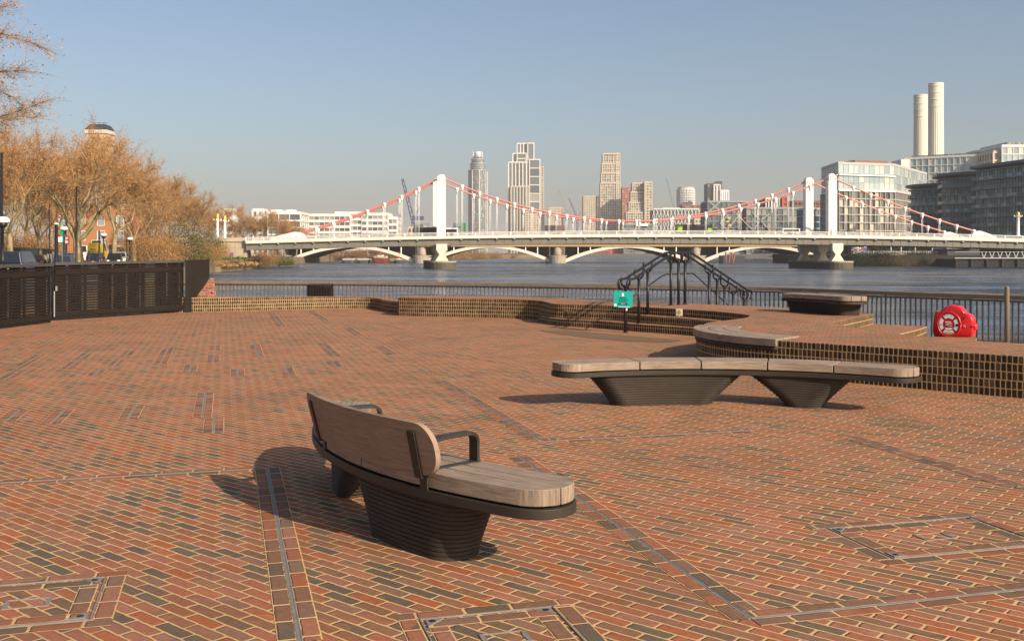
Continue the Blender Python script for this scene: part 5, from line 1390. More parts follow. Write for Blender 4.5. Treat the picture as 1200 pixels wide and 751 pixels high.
# bushes
def bush_mesh(seed,w,h,n,mat,leaf=.22):
    rng=np.random.default_rng(seed); rnd=random.Random(seed)
    c=rng.normal(size=(26,3)); c/=np.linalg.norm(c,axis=1)[:,None]; c*=rng.uniform(.25,.95,26)[:,None]**.5
    c[:,2]=np.abs(c[:,2]); c*=np.array([w/2,w/2,h*.85])
    i=rng.integers(0,26,n); P=c[i]+rng.normal(scale=.17*min(w,h),size=(n,3))*np.array([1,1,.8]); P[:,2]=np.abs(P[:,2])
    V=leafquads(P,leaf*rng.uniform(.5,1.3,n),rng); F=[(4*k,4*k+1,4*k+2,4*k+3) for k in range(n)]
    cr=npmesh('foliage',V,F,[mat],None)
    tr=MB()
    for k in range(9): 
        e=c[k]; tr.tube([(0,0,-.2),(e[0]*.4,e[1]*.4,e[2]*.6),tuple(e)],[.09,.06,.03],5,cap=False)
    me=bpy.data.meshes.new('stems'); me.from_pydata(tr.v,[],tr.f); me.materials.append(M['bark']); me.update()
    return me,cr
BU=[bush_mesh(1,6,5,7000,M['olive'],.10),bush_mesh(2,7,4.5,6500,M['twigleaf2'],.085),bush_mesh(3,5,4,4000,M['greenleaf'],.12),bush_mesh(4,7,5,5000,M['darkleaf'],.16)]
def put_bush(k,label,px,D,ybase,s,sz=None,group=None,rz=0):
    me=BU[k]; t=thing('shrub',label,'bush',(gx(px,D),D,gz(ybase,D)),rz,group); t.scale=(s,s,sz or s)
    for nm,m in zip(('stems','foliage'),me):
        o=bpy.data.objects.new(nm,m); COL.objects.link(o); o.parent=t
TG='bare plane trees along the embankment road'
TA=make_tree_meshes(11,16,.42,.30,1.0,4300,13000,M['twigleaf'],.034,.085)
TB=make_tree_meshes(23,17,.40,.27,.95,4300,13000,M['twigleaf'],.034,.085)
TC=make_tree_meshes(37,15,.36,.26,1.05,4600,14000,M['twigleaf2'],.034,.085)
TDl=make_tree_meshes(41,15.5,.48,.22,1.0,3800,10500,M['twigleaf'],.033,.085,limbs=[((0,0,3.2),(.95,-.1,.50),4.4,.32,2),((0,0,3.0),(-.5,.3,.9),3.6,.22,2)])
put_tree(TDl,'big bare plane tree with a thick pale limb leaning right over the parked cars',90,105,rz=0,s=.86,sz=.88,group=TG)
put_tree(TA,'bare plane tree with a pale forked trunk at the far left behind the dark car',11,100,rz=2.2,s=.80,group=TG)
rows=[('orange brown plane tree behind the leftmost forked trunk',-25,125,TB,.4,.80),('dense orange plane tree between the forked trunk and the big leaning plane tree',48,150,TC,1.0,1.0),
('tall orange plane tree directly behind the big leaning plane tree',96,150,TB,4.1,1.06),('broad orange plane tree in front of the brick water tower',134,135,TA,5.0,.93),
('orange plane tree right of the big leaning limb',158,165,TB,3.0,.86),('bushy orange plane tree above the short lamp posts near the fence end',180,180,TC,.2,.98),
('slightly smaller orange plane tree on the river side of the road',203,200,TA,1.7,.90),('brown plane tree at the right end of the tall row',224,215,TC,2.5,.88),
('low dull brown tree behind the two white pylons',240,300,TB,.9,.98),('dull brown tree directly left of the two white pylons',252,330,TC,3.6,1.05),('brown tree partly hidden by the brick mansion and the forked trunk',28,190,TA,3.3,1.25),('wide brown tree filling the gap above the parked cars',70,205,TC,4.4,1.25),
('brown tree at the far end of the road behind the yellow van',150,240,TB,5.6,1.12),('faded brown tree in the distance behind the bushy orange plane tree',195,270,TA,.6,1.12),
('brown tree behind the dark blue box backed car',15,230,TC,2.0,1.2),('brown tree behind the park fence left of the small dark car',36,250,TB,1.2,1.1),('brown tree behind the park fence right of the small dark car',56,260,TC,.1,1.15),('brown tree standing beside the far end of the brick mansion',168,262,TC,1.9,.95),('low brown tree above the smallest lamp',176,230,TA,2.9,.8),('pale brown tree right of the tall row towards the pylons',215,285,TC,5.1,1.05)]
for lab,px,D,me,rz,s in rows: put_tree(me,lab,px,D,rz=rz,s=s,group=TG)
# large near plane tree whose branches hang in at the upper left
TN=make_tree_meshes(71,21,.36,.26,1.15,14000,28000,M['twigleaf'],.018,.05,twl=1.1,droop=.25)
put_tree(TN,'near bare plane tree whose fine orange twigs reach in at the upper left corner',-202,38,rz=3.0,s=.82,sz=.64,group=TG)
# leafless understorey behind the fence and cars
UG='brown undergrowth behind the parked cars'
for i,(px,D,s) in enumerate(((-4,170,1.5),(22,175,1.5),(46,180,1.4),(166,185,1.3),(186,190,1.4))):
    put_bush(1,['brown thicket behind the near lamp at the left edge','brown thicket behind the forked trunk','brown thicket behind the small dark car','brown thicket behind the smallest lamp','brown thicket below the bushy orange plane tree'][i],px,D,307,s,1.5,UG,i*1.3)
# trees behind the bridge on the left
FG='brown trees beyond the left end of the bridge'
for i,(px,D,s,me,lab) in enumerate(((275,345,.86,TC,'brown tree just right of the white pylons behind the abutment'),(289,352,.95,TB,'brown tree behind the right edge of the abutment'),(304,350,.90,TC,'brown tree below the left end of the white roofline'),(319,360,.92,TA,'brown tree in front of the round roof drum'),(333,372,.80,TC,'shorter brown tree below the round roof drum'),(347,380,.75,TB,'brown tree at the lower end of the left red cable'),(366,480,.62,TC,'small brown tree under the rising left cable'),(384,490,.5,TB,'second small brown tree under the rising left cable'),(402,490,.58,TC,'small rounded brown tree in front of the white office block'),(431,500,.6,TA,'small brown tree right of centre of the white office block'),(446,510,.52,TC,'low brown tree near the right end of the white office block'))):
    put_tree(me,lab,px,D,rz=i*1.3,s=s,group=FG,name='brown_tree')
BGp='bushes on the left river bank'
for i,(k,px,D,y,s,sz,lab) in enumerate(((1,196,170,306,1.0,1.3,'brown bush behind the right half of the fence, left of the olive bush'),(0,214,188,306,1.2,1.75,'tall olive bush above the curved fence end'),(0,229,205,307,1.05,1.3,'olive green bush just right of the tallest olive bush'),(1,243,215,309,.9,1.2,'brown bush on the bank below the white pylons'),(1,258,250,307,.9,1.2,'twiggy brown bush standing against the abutment'),(0,244,258,297,1.2,1.5,'dark olive bush left of the left white pylon'),(1,178,150,306,1.0,1.1,'low brown bush behind the fence near the row of lamp posts'),(1,303,290,312.5,1.1,1.35,'dark brown bush under the left end of the bridge deck'),(1,313,300,311,1.1,1.3,'brown bush under the bridge, left of the bright green one'),(0,327,310,311,1.0,1.15,'olive bush under the bridge deck near the railway arch'),(2,337,308,311,.8,.8,'bright green bush at the waterline under the bridge'),(2,273,236,309,.5,.25,'small green tuft on the grassy bank'),(1,252,228,311,.8,.35,'dry low bush on the grassy bank beside the fence end'))):
    put_bush(k,lab,px,D,y,s,sz,BGp,i*.9)
for i,(px,w) in enumerate(((352,2.4),(372,2.8),(392,2.8),(412,2.6),(432,2.6),(452,2.8),(470,2.4))):
    put_bush(1,['brown waterside thicket at the left foot of the first railway arch','brown waterside thicket left of the moored barges','brown waterside thicket above the gap left of the barges','brown waterside thicket behind the left grey barge','brown waterside thicket behind the right grey barge','brown waterside thicket behind the red barge','brown waterside thicket right of the red barge'][i],px,520,302.5,w,1.25+.2*(i%3),'thickets under the first railway arch',i*1.1)
for i,(px,Dq) in enumerate(((529,630),(546,655),(562,676),(580,706),(600,745))):
    put_bush(1,['brown far shore thicket next to the left bridge pier','second brown far shore thicket right of the left bridge pier','brown far shore thicket in the middle of the second arch','brown far shore thicket right of the middle of the second arch','low brown far shore thicket where the second arch opens to water'][i],px,Dq,303.6,2.5-.1*i,2.0-.2*i,'far shore thickets under the second railway arch',i*1.7)
for i,(px,k,w) in enumerate(((1004,3,1.3),(1016,0,1.2),(1030,3,1.4),(1044,0,1.3),(1058,1,1.2),(1072,3,1.3),(1086,0,1.3),(1100,1,1.3),(1112,1,1.4))):
    put_bush(k,['dark bush on the right bank next to the right bridge pier','olive bush, second along the right bank from the bridge pier','dark bush on the right bank with a pole behind it','olive bush in the middle of the right bank under the bridge','rusty brown bush right of the middle of the right bank','dark bush on the right bank left of the two poles','olive bush on the right bank below the end of the front cable','reddish bush near the jetty on the right bank','reddish brown bush touching the left end of the jetty'][i],px,315.5,311.2,w*1.0,1.0,'bushes along the right bank',i*1.2)
for i,(px,D,s) in enumerate(((1015,340,1.1),(1046,345,1.2),(1068,345,1.25),(1095,345,1.1),(1146,345,1.2))):
    put_bush(3,['dark evergreen behind the right bank bushes near the bridge pier','dark evergreen behind the middle of the right bank bushes','dark evergreen right of the middle pole on the right bank','dark evergreen at the right end of the right bank bushes','dark evergreen behind the jetty truss'][i],px,D,300,s*1.6,1.3,'dark evergreens behind the right bank',i)
rng=np.random.default_rng(8)
def grass_patch(n,pts,zs,size,mat,name):
    P=[]
    for _ in range(n):
        i=rng.integers(0,len(pts)-1); t=rng.random(); a,b=pts[i],pts[i+1]
        P.append((a[0]+(b[0]-a[0])*t+rng.normal(0,.9),a[1]+(b[1]-a[1])*t+rng.normal(0,.9),zs+abs(rng.normal(0,.22))))
    P=np.array(P); V=leafquads(P,size*rng.uniform(.5,1.4,n),rng); me=npmesh(name,V,[(4*k,4*k+1,4*k+2,4*k+3) for k in range(n)],[mat],None)
    o=bpy.data.objects.new(name,me); COL.objects.link(o); return tag(o,kind='stuff')
tag(grass_patch(2600,[(-63.4,222),(-64.6,245),(-66.2,262)],-1.35,.28,M['twigleaf2'],'dry_bank_grass'),'dry brown grass along the edge of the left bank','grass')
tag(grass_patch(2600,[(-66.8,223),(-67.6,245),(-68,261)],-.1,.26,M['greenleaf'],'green_bank_grass'),'green grass on top of the left bank','grass')
# ================================================================== STREET: LAMPS, CARS, SIGN, CYCLIST
def lamp(px,D,ytop,label,h=None):
    z1=gz(ytop,D); t=thing('street_lamp',label,'street lamp',(gx(px,D),D,-.05),group='embankment lamps with white domed lanterns'); H=z1+.05
    mb=MB(); mb.lathe([(.22,0),(.22,.3),(.13,.45),(.10,1.2),(.12,1.25),(.075,1.35),(.06,H-.75),(.11,H-.72),(.06,H-.68)],n=12); mb.bar((-.35,0,H-.95),(.35,0,H-.95),.04,.04); mb.build('lamp_column',M['blackmetal'],t)
    mb=MB(); mb.lathe([(.09,H-.7),(.20,H-.60),(.27,H-.42)],n=14); mb.build('lantern_bowl',M['blackmetal'],t)
    mb=MB(); mb.lathe([(.28,H-.42),(.38,H-.38),(.36,H-.22),(.25,H-.10),(.10,H-.06)],n=16); mb.build('lantern_dome',M['lampglass'],t)
    mb=MB(); mb.lathe([(.12,H-.07),(.12,H),(.06,H+.02),(.03,H+.10),(0,H+.11)],n=10); mb.build('finial',M['blackmetal'],t)
lamp(3.2,56,252.5,'near lamp with a white domed lantern at the left edge above the dark car')
lamp(75,95,264.5,'lamp with a white domed lantern beside the green and white sign')
lamp(121.5,118,272.5,'lamp with a white domed lantern in front of the yellow van')
lamp(152.2,135,277.5,'smallest lamp with a white domed lantern right of the parked silver car')
def pole(px,D,ytop,label,r=.09,arm=False,cap=False):
    z1=gz(ytop,D); t=thing('lamp_pole',label,'pole',(gx(px,D),D,-.05))
    mb=MB(); mb.lathe([(r*1.9,0),(r*1.9,.9),(r,1.0),(r*.7,z1)],n=10); mb.build('shaft',M['blackmetal'],t)
    if arm:
        mb=MB(); mb.bar((-.55,0,z1-.9),(.55,0,z1-.9),.06,.06)
        for s in(-1,1): mb.lathe([(.08,z1-1.35),(.22,z1-1.2),(.2,z1-.95),(.05,z1-.85)],(s*.5,0,0),8)
        mb.build('twin_lantern',M['blackmetal'],t)
    if cap: mb=MB(); mb.lathe([(r*1.05,z1-.03),(r*1.1,z1),(r*1.0,z1+.07),(0,z1+.1)],n=10); mb.build('white_cap',M['whitebright'],t)
pole(1.8,60,178,'tall black pole at the very left edge above the near lamp',.10)
pole(89.6,82,217.5,'tall plain black pole crossing the big leaning plane tree',.09)
pole(77.2,120,226,'tall black pole carrying twin lanterns left of the big leaning plane tree',.09,True)
pole(66,80,262,'stout black pole with a white cap left of the green and white sign',.16,False,True)
pole(58,120,238,'thin dark pole among the trees left of the green and white sign',.08)
pole(116.2,100,269.5,'plain black pole in front of the yellow van',.09)
pole(133.5,140,270,'thin black pole above the dark parked car right of the yellow van',.07)
pole(148.4,125,279,'slim pale pole between the silver car and the smallest lamp',.06)
D=84; t=thing('road_sign','green and white direction sign on a post beside the lamp','road sign',(gx(69.5,D),D,-.05))
mb=MB(); z0,z1=gz(284.3,D),gz(270.8,D); w=5.6*D/F; mb.box((0,0,(z0+z1)/2+.05),(w*2,.06,z1-z0)); mb.build('sign_panel',M['green'],t,bevel=.02)
mb=MB(); mb.box((.02,-.036,z0+.05+(z1-z0)*.27),(w*1.25,.01,(z1-z0)*.44)); mb.build('white_panel',M['whitebright'],t)
mb=MB(); mb.lathe([(.14,0),(.14,.012)],n=16); mb.v=[(x,-.036-z,y+z0+.05+(z1-z0)*.63) for x,y,z in mb.v]; mb.build('red_disc',M['redgloss'],t)
mb=MB()
for i in range(3): mb.box((w*.82,-.036,z0+.05+(z1-z0)*(.15+.2*i)),(.10,.01,.16))
for i in range(4): mb.box((.02-.12+.09*i,-.043,z0+.05+(z1-z0)*.27),(.05,.004,.05))
mb.build('sign_marks',M['teal'],t)
mb=MB(); 
for s in(-1,1): mb.bar((s*w*.6,.06,0),(s*w*.6,.06,z1),.07,.07)
mb.build('sign_post',M['galv'],t)
D=118; t=thing('road_sign','small red and white traffic sign right of the domed lamp by the green sign','road sign',(gx(78.3,D),D,-.05))
z0=gz(281,D); mb=MB(); mb.box((0,0,z0),(.55,.05,1.0)); mb.build('sign_panel',M['redgloss'],t)
mb=MB(); mb.box((0,-.03,z0+.22),(.34,.01,.3)); mb.box((0,-.03,z0-.2),(.34,.01,.3)); mb.build('white_marks',M['whitebright'],t); mb=MB(); mb.bar((0,.05,0),(0,.05,z0),.06,.06); mb.build('sign_post',M['galv'],t)

def car_meshes(mat,L=4.4,W=1.8,H=1.45,kind='car'):
    parts=[]
    hb=H*.60; zc=.22
    prof=[(-L/2,zc+.1),(-L/2+.05,hb*.75),(-L/2+.15,hb),(L/2-.9,hb*.98),(L/2-.12,hb*.82),(L/2,zc+.25),(L/2-.05,zc),(-L/2+.1,zc)]
    def ext(prof,w0,w1f):
        mb=MB(); n=len(prof); vs=[]
        for s in(-1,1):
            for x,z in prof: vs.append((s*w1f(z),x,z))
        mb.add(vs,[tuple(range(n)),tuple(range(n,2*n))[::-1]]+[(i,n+i,n+(i+1)%n,(i+1)%n) for i in range(n)]); return mb
    parts.append(('body',ext(prof,W,lambda z:W/2-(.04 if z<.4 else .03*(z/H))),mat,.07))
    if kind=='van': cab=[(-L/2+.06,hb-.04),(-L/2+.10,H),(L/2-1.3,H),(L/2-.55,hb-.04)]
    elif kind=='suv': cab=[(-L/2+.12,hb-.04),(-L/2+.35,H-.03),(-L/2+.6,H),(L/2-1.75,H),(L/2-1.0,hb-.04)]
    else: cab=[(-L/2+.22,hb-.04),(-L/2+.75,H-.04),(-L/2+1.2,H),(L/2-2.0,H-.02),(L/2-1.15,hb-.04)]
    parts.append(('roof',ext(cab,W,lambda z:W/2-.06-.16*(z-hb)/(H-hb)),mat,.05))
    g=MB(); q=[(x*.0+x,z) for x,z in cab]
    zt=H-.10; zb=hb+.03
    def cw(z): return W/2-.06-.16*(z-hb)/(H-hb)
    # rear window, windscreen, side windows, proud of the roof shell
    def lerpx(a,b,z): return a[0]+(b[0]-a[0])*(z-a[1])/(b[1]-a[1])
    r0,r1=cab[0],cab[1]; f1,f0=cab[-2],cab[-1]
    for (a,b,sg) in ((r0,r1,-1),(f0,f1,1)):
        ya,yb=lerpx(a,b,zb),lerpx(a,b,min(zt,max(a[1],b[1])-.02)); zz=min(zt,max(a[1],b[1])-.02)
        if kind=='van' and sg<0 and L<5.25: continue
        g.add([(-cw(zb)+.12,ya+sg*.03,zb),(cw(zb)-.12,ya+sg*.03,zb),(cw(zz)-.12,yb+sg*.03,zz),(-cw(zz)+.12,yb+sg*.03,zz)],[(0,1,2,3)])
    for s in(-1,1):
        if kind=='van': y0,y1=L/2-2.1,L/2-1.1
        else: y0,y1=lerpx(r0,r1,zb)+.15,lerpx(f0,f1,zb)-.15
        y2,y3=y0+(.25 if kind!='van' else .05),y1-(.55 if kind!='van' else .25)
        g.add([(s*(cw(zb)+.012),y0,zb),(s*(cw(zb)+.012),y1,zb),(s*(cw(zt)+.012),y3,zt),(s*(cw(zt)+.012),y2,zt)],[(0,1,2,3)])
    parts.append(('windows',g,M['carglass'],0))
    for s in(-1,1):
        m=MB(); m.box((s*(W/2-.22),-L/2-.005,hb*.78),(.30,.05,.16)); parts.append(('tail_light',m,M['redgloss'],0))
        m=MB(); m.box((s*(W/2-.26),L/2-.07,hb*.72),(.34,.06,.14)); parts.append(('headlight',m,M['whitebright'],0))
        for y in(-L/2+.85,L/2-.85):
            m=MB(); m.tube([(s*(W/2-.20),y,.32),(s*(W/2+.0),y,.32)],.32,14); parts.append(('wheel',m,M['rubber'],0))
    m=MB(); m.box((0,-L/2-.012,hb*.6),(.5,.02,.12)); parts.append(('number_plate',m,M['yellow'],0))
    return parts
def car(label,px,D,mat,rz=.31,L=4.4,W=1.8,H=1.45,kind='car',z=-.05,name='parked_car',cat='car',flip=False):
    t=thing(name,label,cat,(gx(px,D),D,z),rz+(PI if flip else 0),'vehicles on the embankment road')
    for nm,mb,m,bv in car_meshes(mat,L,W,H,kind): mb.build(nm,m,t,bevel=bv)
    return t
P_=lambda n,c,r=.3: M.setdefault(n,plain(n,c,r,.1,var=.04,coat=.4))
P_('car_dark_blue',(.012,.018,.04)); P_('car_black',(.01,.01,.012)); P_('car_silver',(.42,.42,.42)); P_('car_grey',(.10,.105,.11)); P_('car_blue',(.03,.06,.14)); P_('car_white',(.75,.75,.74)); P_('car_yellow',(.72,.46,.01)); P_('car_red',(.35,.02,.02))
car('large dark blue box backed car at the far left just above the fence',19.5,66,M['car_dark_blue'],.18,4.7,1.9,1.78,'suv')
car('small dark car with bright tail lights right of the dark blue box backed car',43.5,118,M['car_black'],.31,4.2,1.75,1.42,'suv')
car('blue grey car roof just above the fence left of the big leaning plane tree',76,92,M['car_blue'],.31,4.3,1.8,1.5,'suv')
car('dark car with a yellow number plate beside the big leaning plane tree',84.5,125,M['car_black'],.31,4.4,1.8,1.62,'suv')
car('dark blue car with red tail lights in front of the yellow van',113,122,M['car_dark_blue'],.25,4.5,1.85,1.68,'suv')
v=car('bright yellow van with its flat rear facing the viewer',114.8,155,M['car_yellow'],.12,5.2,1.85,3.15,'van',name='yellow_van',cat='van')
mb=MB(); mb.box((0,-2.63,2.2),(.9,.02,.12)); mb.box((.1,-2.63,1.9),(.7,.02,.08)); mb.build('rear_print',M['craneblue'],v)
v=car('white and red box van above the cars left of the yellow van',99.5,190,M['car_white'],.2,5.6,2.1,3.0,'van',name='white_van',cat='van')
v=car('white lorry cab roof standing behind the yellow van',117,200,M['car_white'],.2,6.5,2.3,4.1,'van',name='white_lorry',cat='lorry')
car('black car with bright headlights right of the yellow van',134,130,M['car_black'],.31,4.4,1.8,1.62,'car',flip=True)
car('silver car behind the black car with bright headlights',141.5,145,M['car_silver'],.31,4.4,1.8,1.78,'suv',flip=True)
car('dark grey car further up the road above the silver car',145,190,M['car_grey'],.31,4.5,1.85,2.15,'suv',z=.3,flip=True)
car('dark estate car beyond the black car on the rising road',138,205,M['car_black'],.31,4.6,1.85,2.35,'suv',z=.4)
car('black van with red tail lights highest up the road right of the yellow van',133,235,M['car_black'],.31,5.0,1.95,2.9,'van',z=.6,name='black_van',cat='van')
# dark clothed cyclist on the road
def skin_body(name,joints,edges,parent,mat,sub=2):
    me=bpy.data.meshes.new(name); me.from_pydata([j[0] for j in joints],edges,[]); me.materials.append(mat)
    o=link(name,me,parent); sk=o.modifiers.new('skin','SKIN'); sl_=me.skin_vertices[0].data if me.skin_vertices else me.skin_vertices.new(name='skin').data
    for i,j in enumerate(joints): sl_[i].radius=(j[1],j[1]*(j[2] if len(j)>2 else 1))
    sl_[0].use_root=True; sk.use_smooth_shade=True
    s=o.modifiers.new('sub','SUBSURF'); s.levels=1; s.render_levels=sub; return o
M['cloth_dark']=plain('dark_clothing',(.02,.02,.024),.9); M['skin']=plain('skin',(.45,.27,.19),.6); M['hair']=plain('dark_helmet',(.03,.03,.035),.6)
M['cloth_blue']=plain('blue_clothing',(.06,.09,.17),.9); M['cloth_red']=plain('red_clothing',(.35,.05,.05),.9); M['cloth_grey']=plain('grey_clothing',(.16,.15,.15),.9)
def person(label,loc,rz,mat,pose='walk',cat='person',group=None,head='hair'):
    t=thing('person',label,cat,loc,rz,group)
    st=.22 if pose=='walk' else .0
    if pose=='ride':
        J=[((0,0,.98),.13,.8),((0,.10,1.2),.13,.8),((0,.22,1.42),.15,.7),((0,.27,1.52),.055),((0,.29,1.62),.09),((0,.30,1.74),.085),
           ((-.10,0,.95),.095),((-.11,.30,.72),.07),((-.11,.12,.36),.05),((-.11,.22,.30),.04),((.10,0,.95),.095),((.11,.36,.86),.07),((.11,.30,.50),.05),((.11,.40,.45),.04),
           ((-.19,.24,1.40),.06),((-.24,.36,1.15),.045),((-.22,.58,1.05),.035),((-.22,.64,1.05),.03),((.19,.24,1.40),.06),((.24,.36,1.15),.045),((.22,.58,1.05),.035),((.22,.64,1.05),.03)]
    else:
        J=[((0,0,.95),.13,.75),((0,0,1.15),.125,.75),((0,0,1.38),.15,.65),((0,.01,1.48),.055),((0,.02,1.58),.085),((0,.02,1.70),.08),
           ((-.09,0,.90),.09),((-.10,st*.6,.50),.065),((-.10,st,.10),.045),((-.10,st+.13,.04),.04),((.09,0,.90),.09),((.10,-st*.3,.50),.065),((.10,-st,.12),.045),((.10,-st+.11,.05),.04),
           ((-.19,0,1.38),.06),((-.23,-st*.5,1.12),.045),((-.22,-st*.4,.88),.035),((-.22,-st*.3,.80),.03),((.19,0,1.38),.06),((.23,st*.5,1.12),.045),((.22,st*.8,.90),.035),((.22,st*.9,.82),.03)]
    E=[(0,1),(1,2),(2,3),(3,4),(4,5),(0,6),(6,7),(7,8),(8,9),(0,10),(10,11),(11,12),(12,13),(2,14),(14,15),(15,16),(16,17),(2,18),(18,19),(19,20),(20,21)]
    skin_body('body',J,E,t,mat,1)
    h=J[5][0]; mb=MB(); mb.lathe([(.098,-.03),(.104,.03),(.085,.09),(.04,.12),(0,.125)],(h[0],h[1]-.01,h[2]-.0),12); mb.build('hair',M[head],t)
    mb=MB(); mb.lathe([(.04,-.115),(.075,-.08),(.085,-.02),(.08,.02)],(h[0],h[1]+.025,h[2]-.02),12); mb.build('face',M['skin'],t)
    return t
D=92; per=person('person in dark clothes riding a bicycle away along the road',(gx(104,D),D,-.05),.3,M['cloth_dark'],'ride')
per.scale=(1,1,1.0)
t=thing('bicycle','black bicycle with a red rear light under the dark clothed rider','bicycle',(gx(104,D),D,-.05),.3)
for y in(-.35,.70):
    mb=MB(); mb.tube([(0,y+.34*math.cos(a),.34+.34*math.sin(a)) for a in [2*PI*i/20 for i in range(21)]],.02,6); 
    for i in range(8): a=PI*i/8; mb.bar((0,y+.33*math.cos(a),.34+.33*math.sin(a)),(0,y-.33*math.cos(a),.34-.33*math.sin(a)),.005)
    mb.build('wheel',M['rubber'],t)
mb=MB()
for a,b in (((0,-.35,.34),(0,.12,.30)),((0,-.35,.34),(0,-.05,.85)),((0,.12,.30),(0,-.05,.88)),((0,.12,.30),(0,.55,.85)),((0,-.04,.78),(0,.55,.85)),((0,.70,.34),(0,.55,.98)),((-.24,.60,1.02),(.24,.60,1.02)),((0,.55,.95),(0,.60,1.02))): mb.tube([a,b],.018,6)
mb.build('frame',M['blackmetal'],t)
mb=MB(); mb.box((0,-.07,.90),(.14,.26,.05)); mb.build('saddle',M['black'],t); mb=MB(); mb.box((0,-.20,.78),(.07,.05,.07)); mb.build('rear_light',M['redgloss'],t)
# dark park railing wall, kerb wall and road beyond
mb=MB(); D=150; a=at(14,300,112); b=at(66,297,190)
t=thing('park_fence','dark park fence behind the parked cars at the left','fence',(a.x,a.y,-.05))
q=Vector((b.x-a.x,b.y-a.y)); n=60
for i in range(n): p=q*i/n; mb.bar((p.x,p.y,0),(p.x,p.y,2.3),.25,.10,up=(q.x,q.y,0))
mb.bar((0,0,.3),(q.x,q.y,.3),.1,.4); mb.bar((0,0,2.1),(q.x,q.y,2.1),.08,.08); mb.build('bars',M['dark'],t)
t=thing('low_garden_wall','low pale stepped wall beyond the small dark car','wall',(gx(55,150),150,-.05)); mb=MB()
for i,(px,y) in enumerate(((36,302),(44,300.5),(50,298.5),(56,297),(62,295))): x=gx(px,150)-t.location.x; mb.span(x,x+gx(606.5,150),-.2,.2,0,gz(y,150))
mb.build('wall_blocks',M['sand'],t)
mb=MB(); mb.add([(-37,40,-.04),(-24,40,-.04),(-95,320,-.04),(-125,320,-.04)],[(0,1,2,3)]); tag(mb.build('road',M['asphalt']),kind='structure')

# ================================================================== ON THE BRIDGE
def bus(label,px,D,mat,L,H,name,cat,stripe=None):
    x=(px-600)/F*D; zz=zdeck(bx(px))-1.0
    t=thing(name,label,cat,(x,D,zz),-.02); mb=MB(); mb.span(-L/2,L/2,-1.25,1.25,.35,H); mb.build('body',M[mat],t,bevel=.12)
    mb=MB(); mb.span(-L/2+.3,L/2-.3,-1.275,-1.24,H*.50,H*.86); mb.span(L/2-.02,L/2+.02,-1.0,1.0,H*.45,H*.85); mb.build('windows',M['carglass'],t)
    if stripe: mb=MB(); mb.span(-L/2+.05,-L/2+1.6,-1.285,-1.27,.8,H-.3); mb.build('side_panel',M[stripe],t); mb=MB(); mb.span(L/2-1.3,L/2-.1,-1.285,-1.27,.6,H-.9); mb.build('end_panel',M[stripe],t)
    for y in(-1.15,1.15):
        for xx in(-L/2+1.8,L/2-1.8): mb=MB(); mb.tube([(xx,y-.12,.5),(xx,y+.12,.5)],.5,14); mb.build('wheel',M['rubber'],t)
M['lime']=plain('lime_green_paint',(.30,.55,.04),.4)
bus('dark coach with lime green ends crossing the bridge right of centre',813,BD+4,'slate',9.5,2.75,'coach','coach','lime')
bus('dark grey coach roof just left of the left bridge tower',503.5,BD+4,'slate',6.5,2.55,'coach','coach')
bus('white van roof just right of the left bridge tower',526,BD+4,'car_white',5.0,2.3,'white_van','van')
bus('white van roof on the bridge left of the right towers',926,BD+4,'car_white',4.6,1.9,'white_van','van')
for i,(px,lab,m) in enumerate(((421,'person walking on the bridge footway below the left cable','cloth_blue'),(477,'person in red walking on the bridge near the left towers','cloth_red'),(908,'person on the bridge footway left of the right towers','cloth_dark'),(972,'person in dark clothes standing in front of the right bridge tower','cloth_dark'),(1046,'person on the bridge right of the right towers','cloth_dark'),(1074,'person in grey on the bridge below the front cable','cloth_grey'),(1101,'person on the bridge near the right end of the front cable','cloth_dark'),(1123,'person on the bridge beside the right white anchorage','cloth_blue'))):
    dy=W0+1.3; X=bx(px)+BX*dy/BY; person(lab,(X*(BD+dy)/BD,BD+dy,zdeck(bx(px))-1.10),PI/2*(1 if i%2 else -1),M[m],'walk',group='people walking across the bridge')

# ================================================================== BOATS, JETTY, FAR SHORE
def barge(label,pxl,pxr,D,ytop,mat,name='barge',house=False,cover=None):
    L=(pxr-pxl)/F*D; z1=gz(ytop,D); t=thing(name,label,'barge',(gx((pxl+pxr)/2,D),D,ZW)); H=z1-ZW
    mb=MB(); vs=[]; n=14
    hh=H*(.62 if (house or cover) else 1)
    for k,(zz,f) in enumerate(((-.4,.86),(hh*.5,.97),(hh,1.0))):
        for i in range(n):
            a=2*PI*i/n; ca,sa=math.cos(a),math.sin(a); vs.append((math.copysign(abs(ca)**.5,ca)*L/2*f,math.copysign(abs(sa)**.6,sa)*3.2*f,zz+(hh*.18*abs(ca)**3 if k==2 else 0)))
    mb.add(vs,[(i+k*n,(i+1)%n+k*n,(i+1)%n+(k+1)*n,i+(k+1)*n) for k in range(2) for i in range(n)]+[tuple(2*n+i for i in range(n))]); mb.build('hull',M[mat],t)
    if cover: mb=MB(); mb.prism([(-L*.44,-2.4),(L*.44,-2.4),(L*.44,2.4),(-L*.44,2.4)],hh,H); mb.build('hatch_cover',M[cover],t,bevel=.3)
    if house:
        mb=MB(); mb.span(-L*.36,L*.36,-2,2,hh,hh+(H-hh)*.62); mb.build('deckhouse',M['cream'],t,bevel=.1)
        mb=MB(); 
        for i in range(7): x=-L*.3+L*.6*i/6; mb.span(x-.35,x+.35,-2.05,-1.98,hh+(H-hh)*.2,hh+(H-hh)*.45)
        mb.build('deckhouse_windows',M['window'],t)
        mb=MB(); mb.span(-L*.14,L*.14,-1.4,1.4,hh+(H-hh)*.62,H); mb.build('wheelhouse',M['whitebright'],t); mb=MB(); mb.span(-L*.05,L*.05,-1.5,-1.3,hh+(H-hh)*.8,H+.5); mb.tube([(0,0,H),(0,0,H+3)],.08,6); mb.build('funnel',M['redgloss'],t)
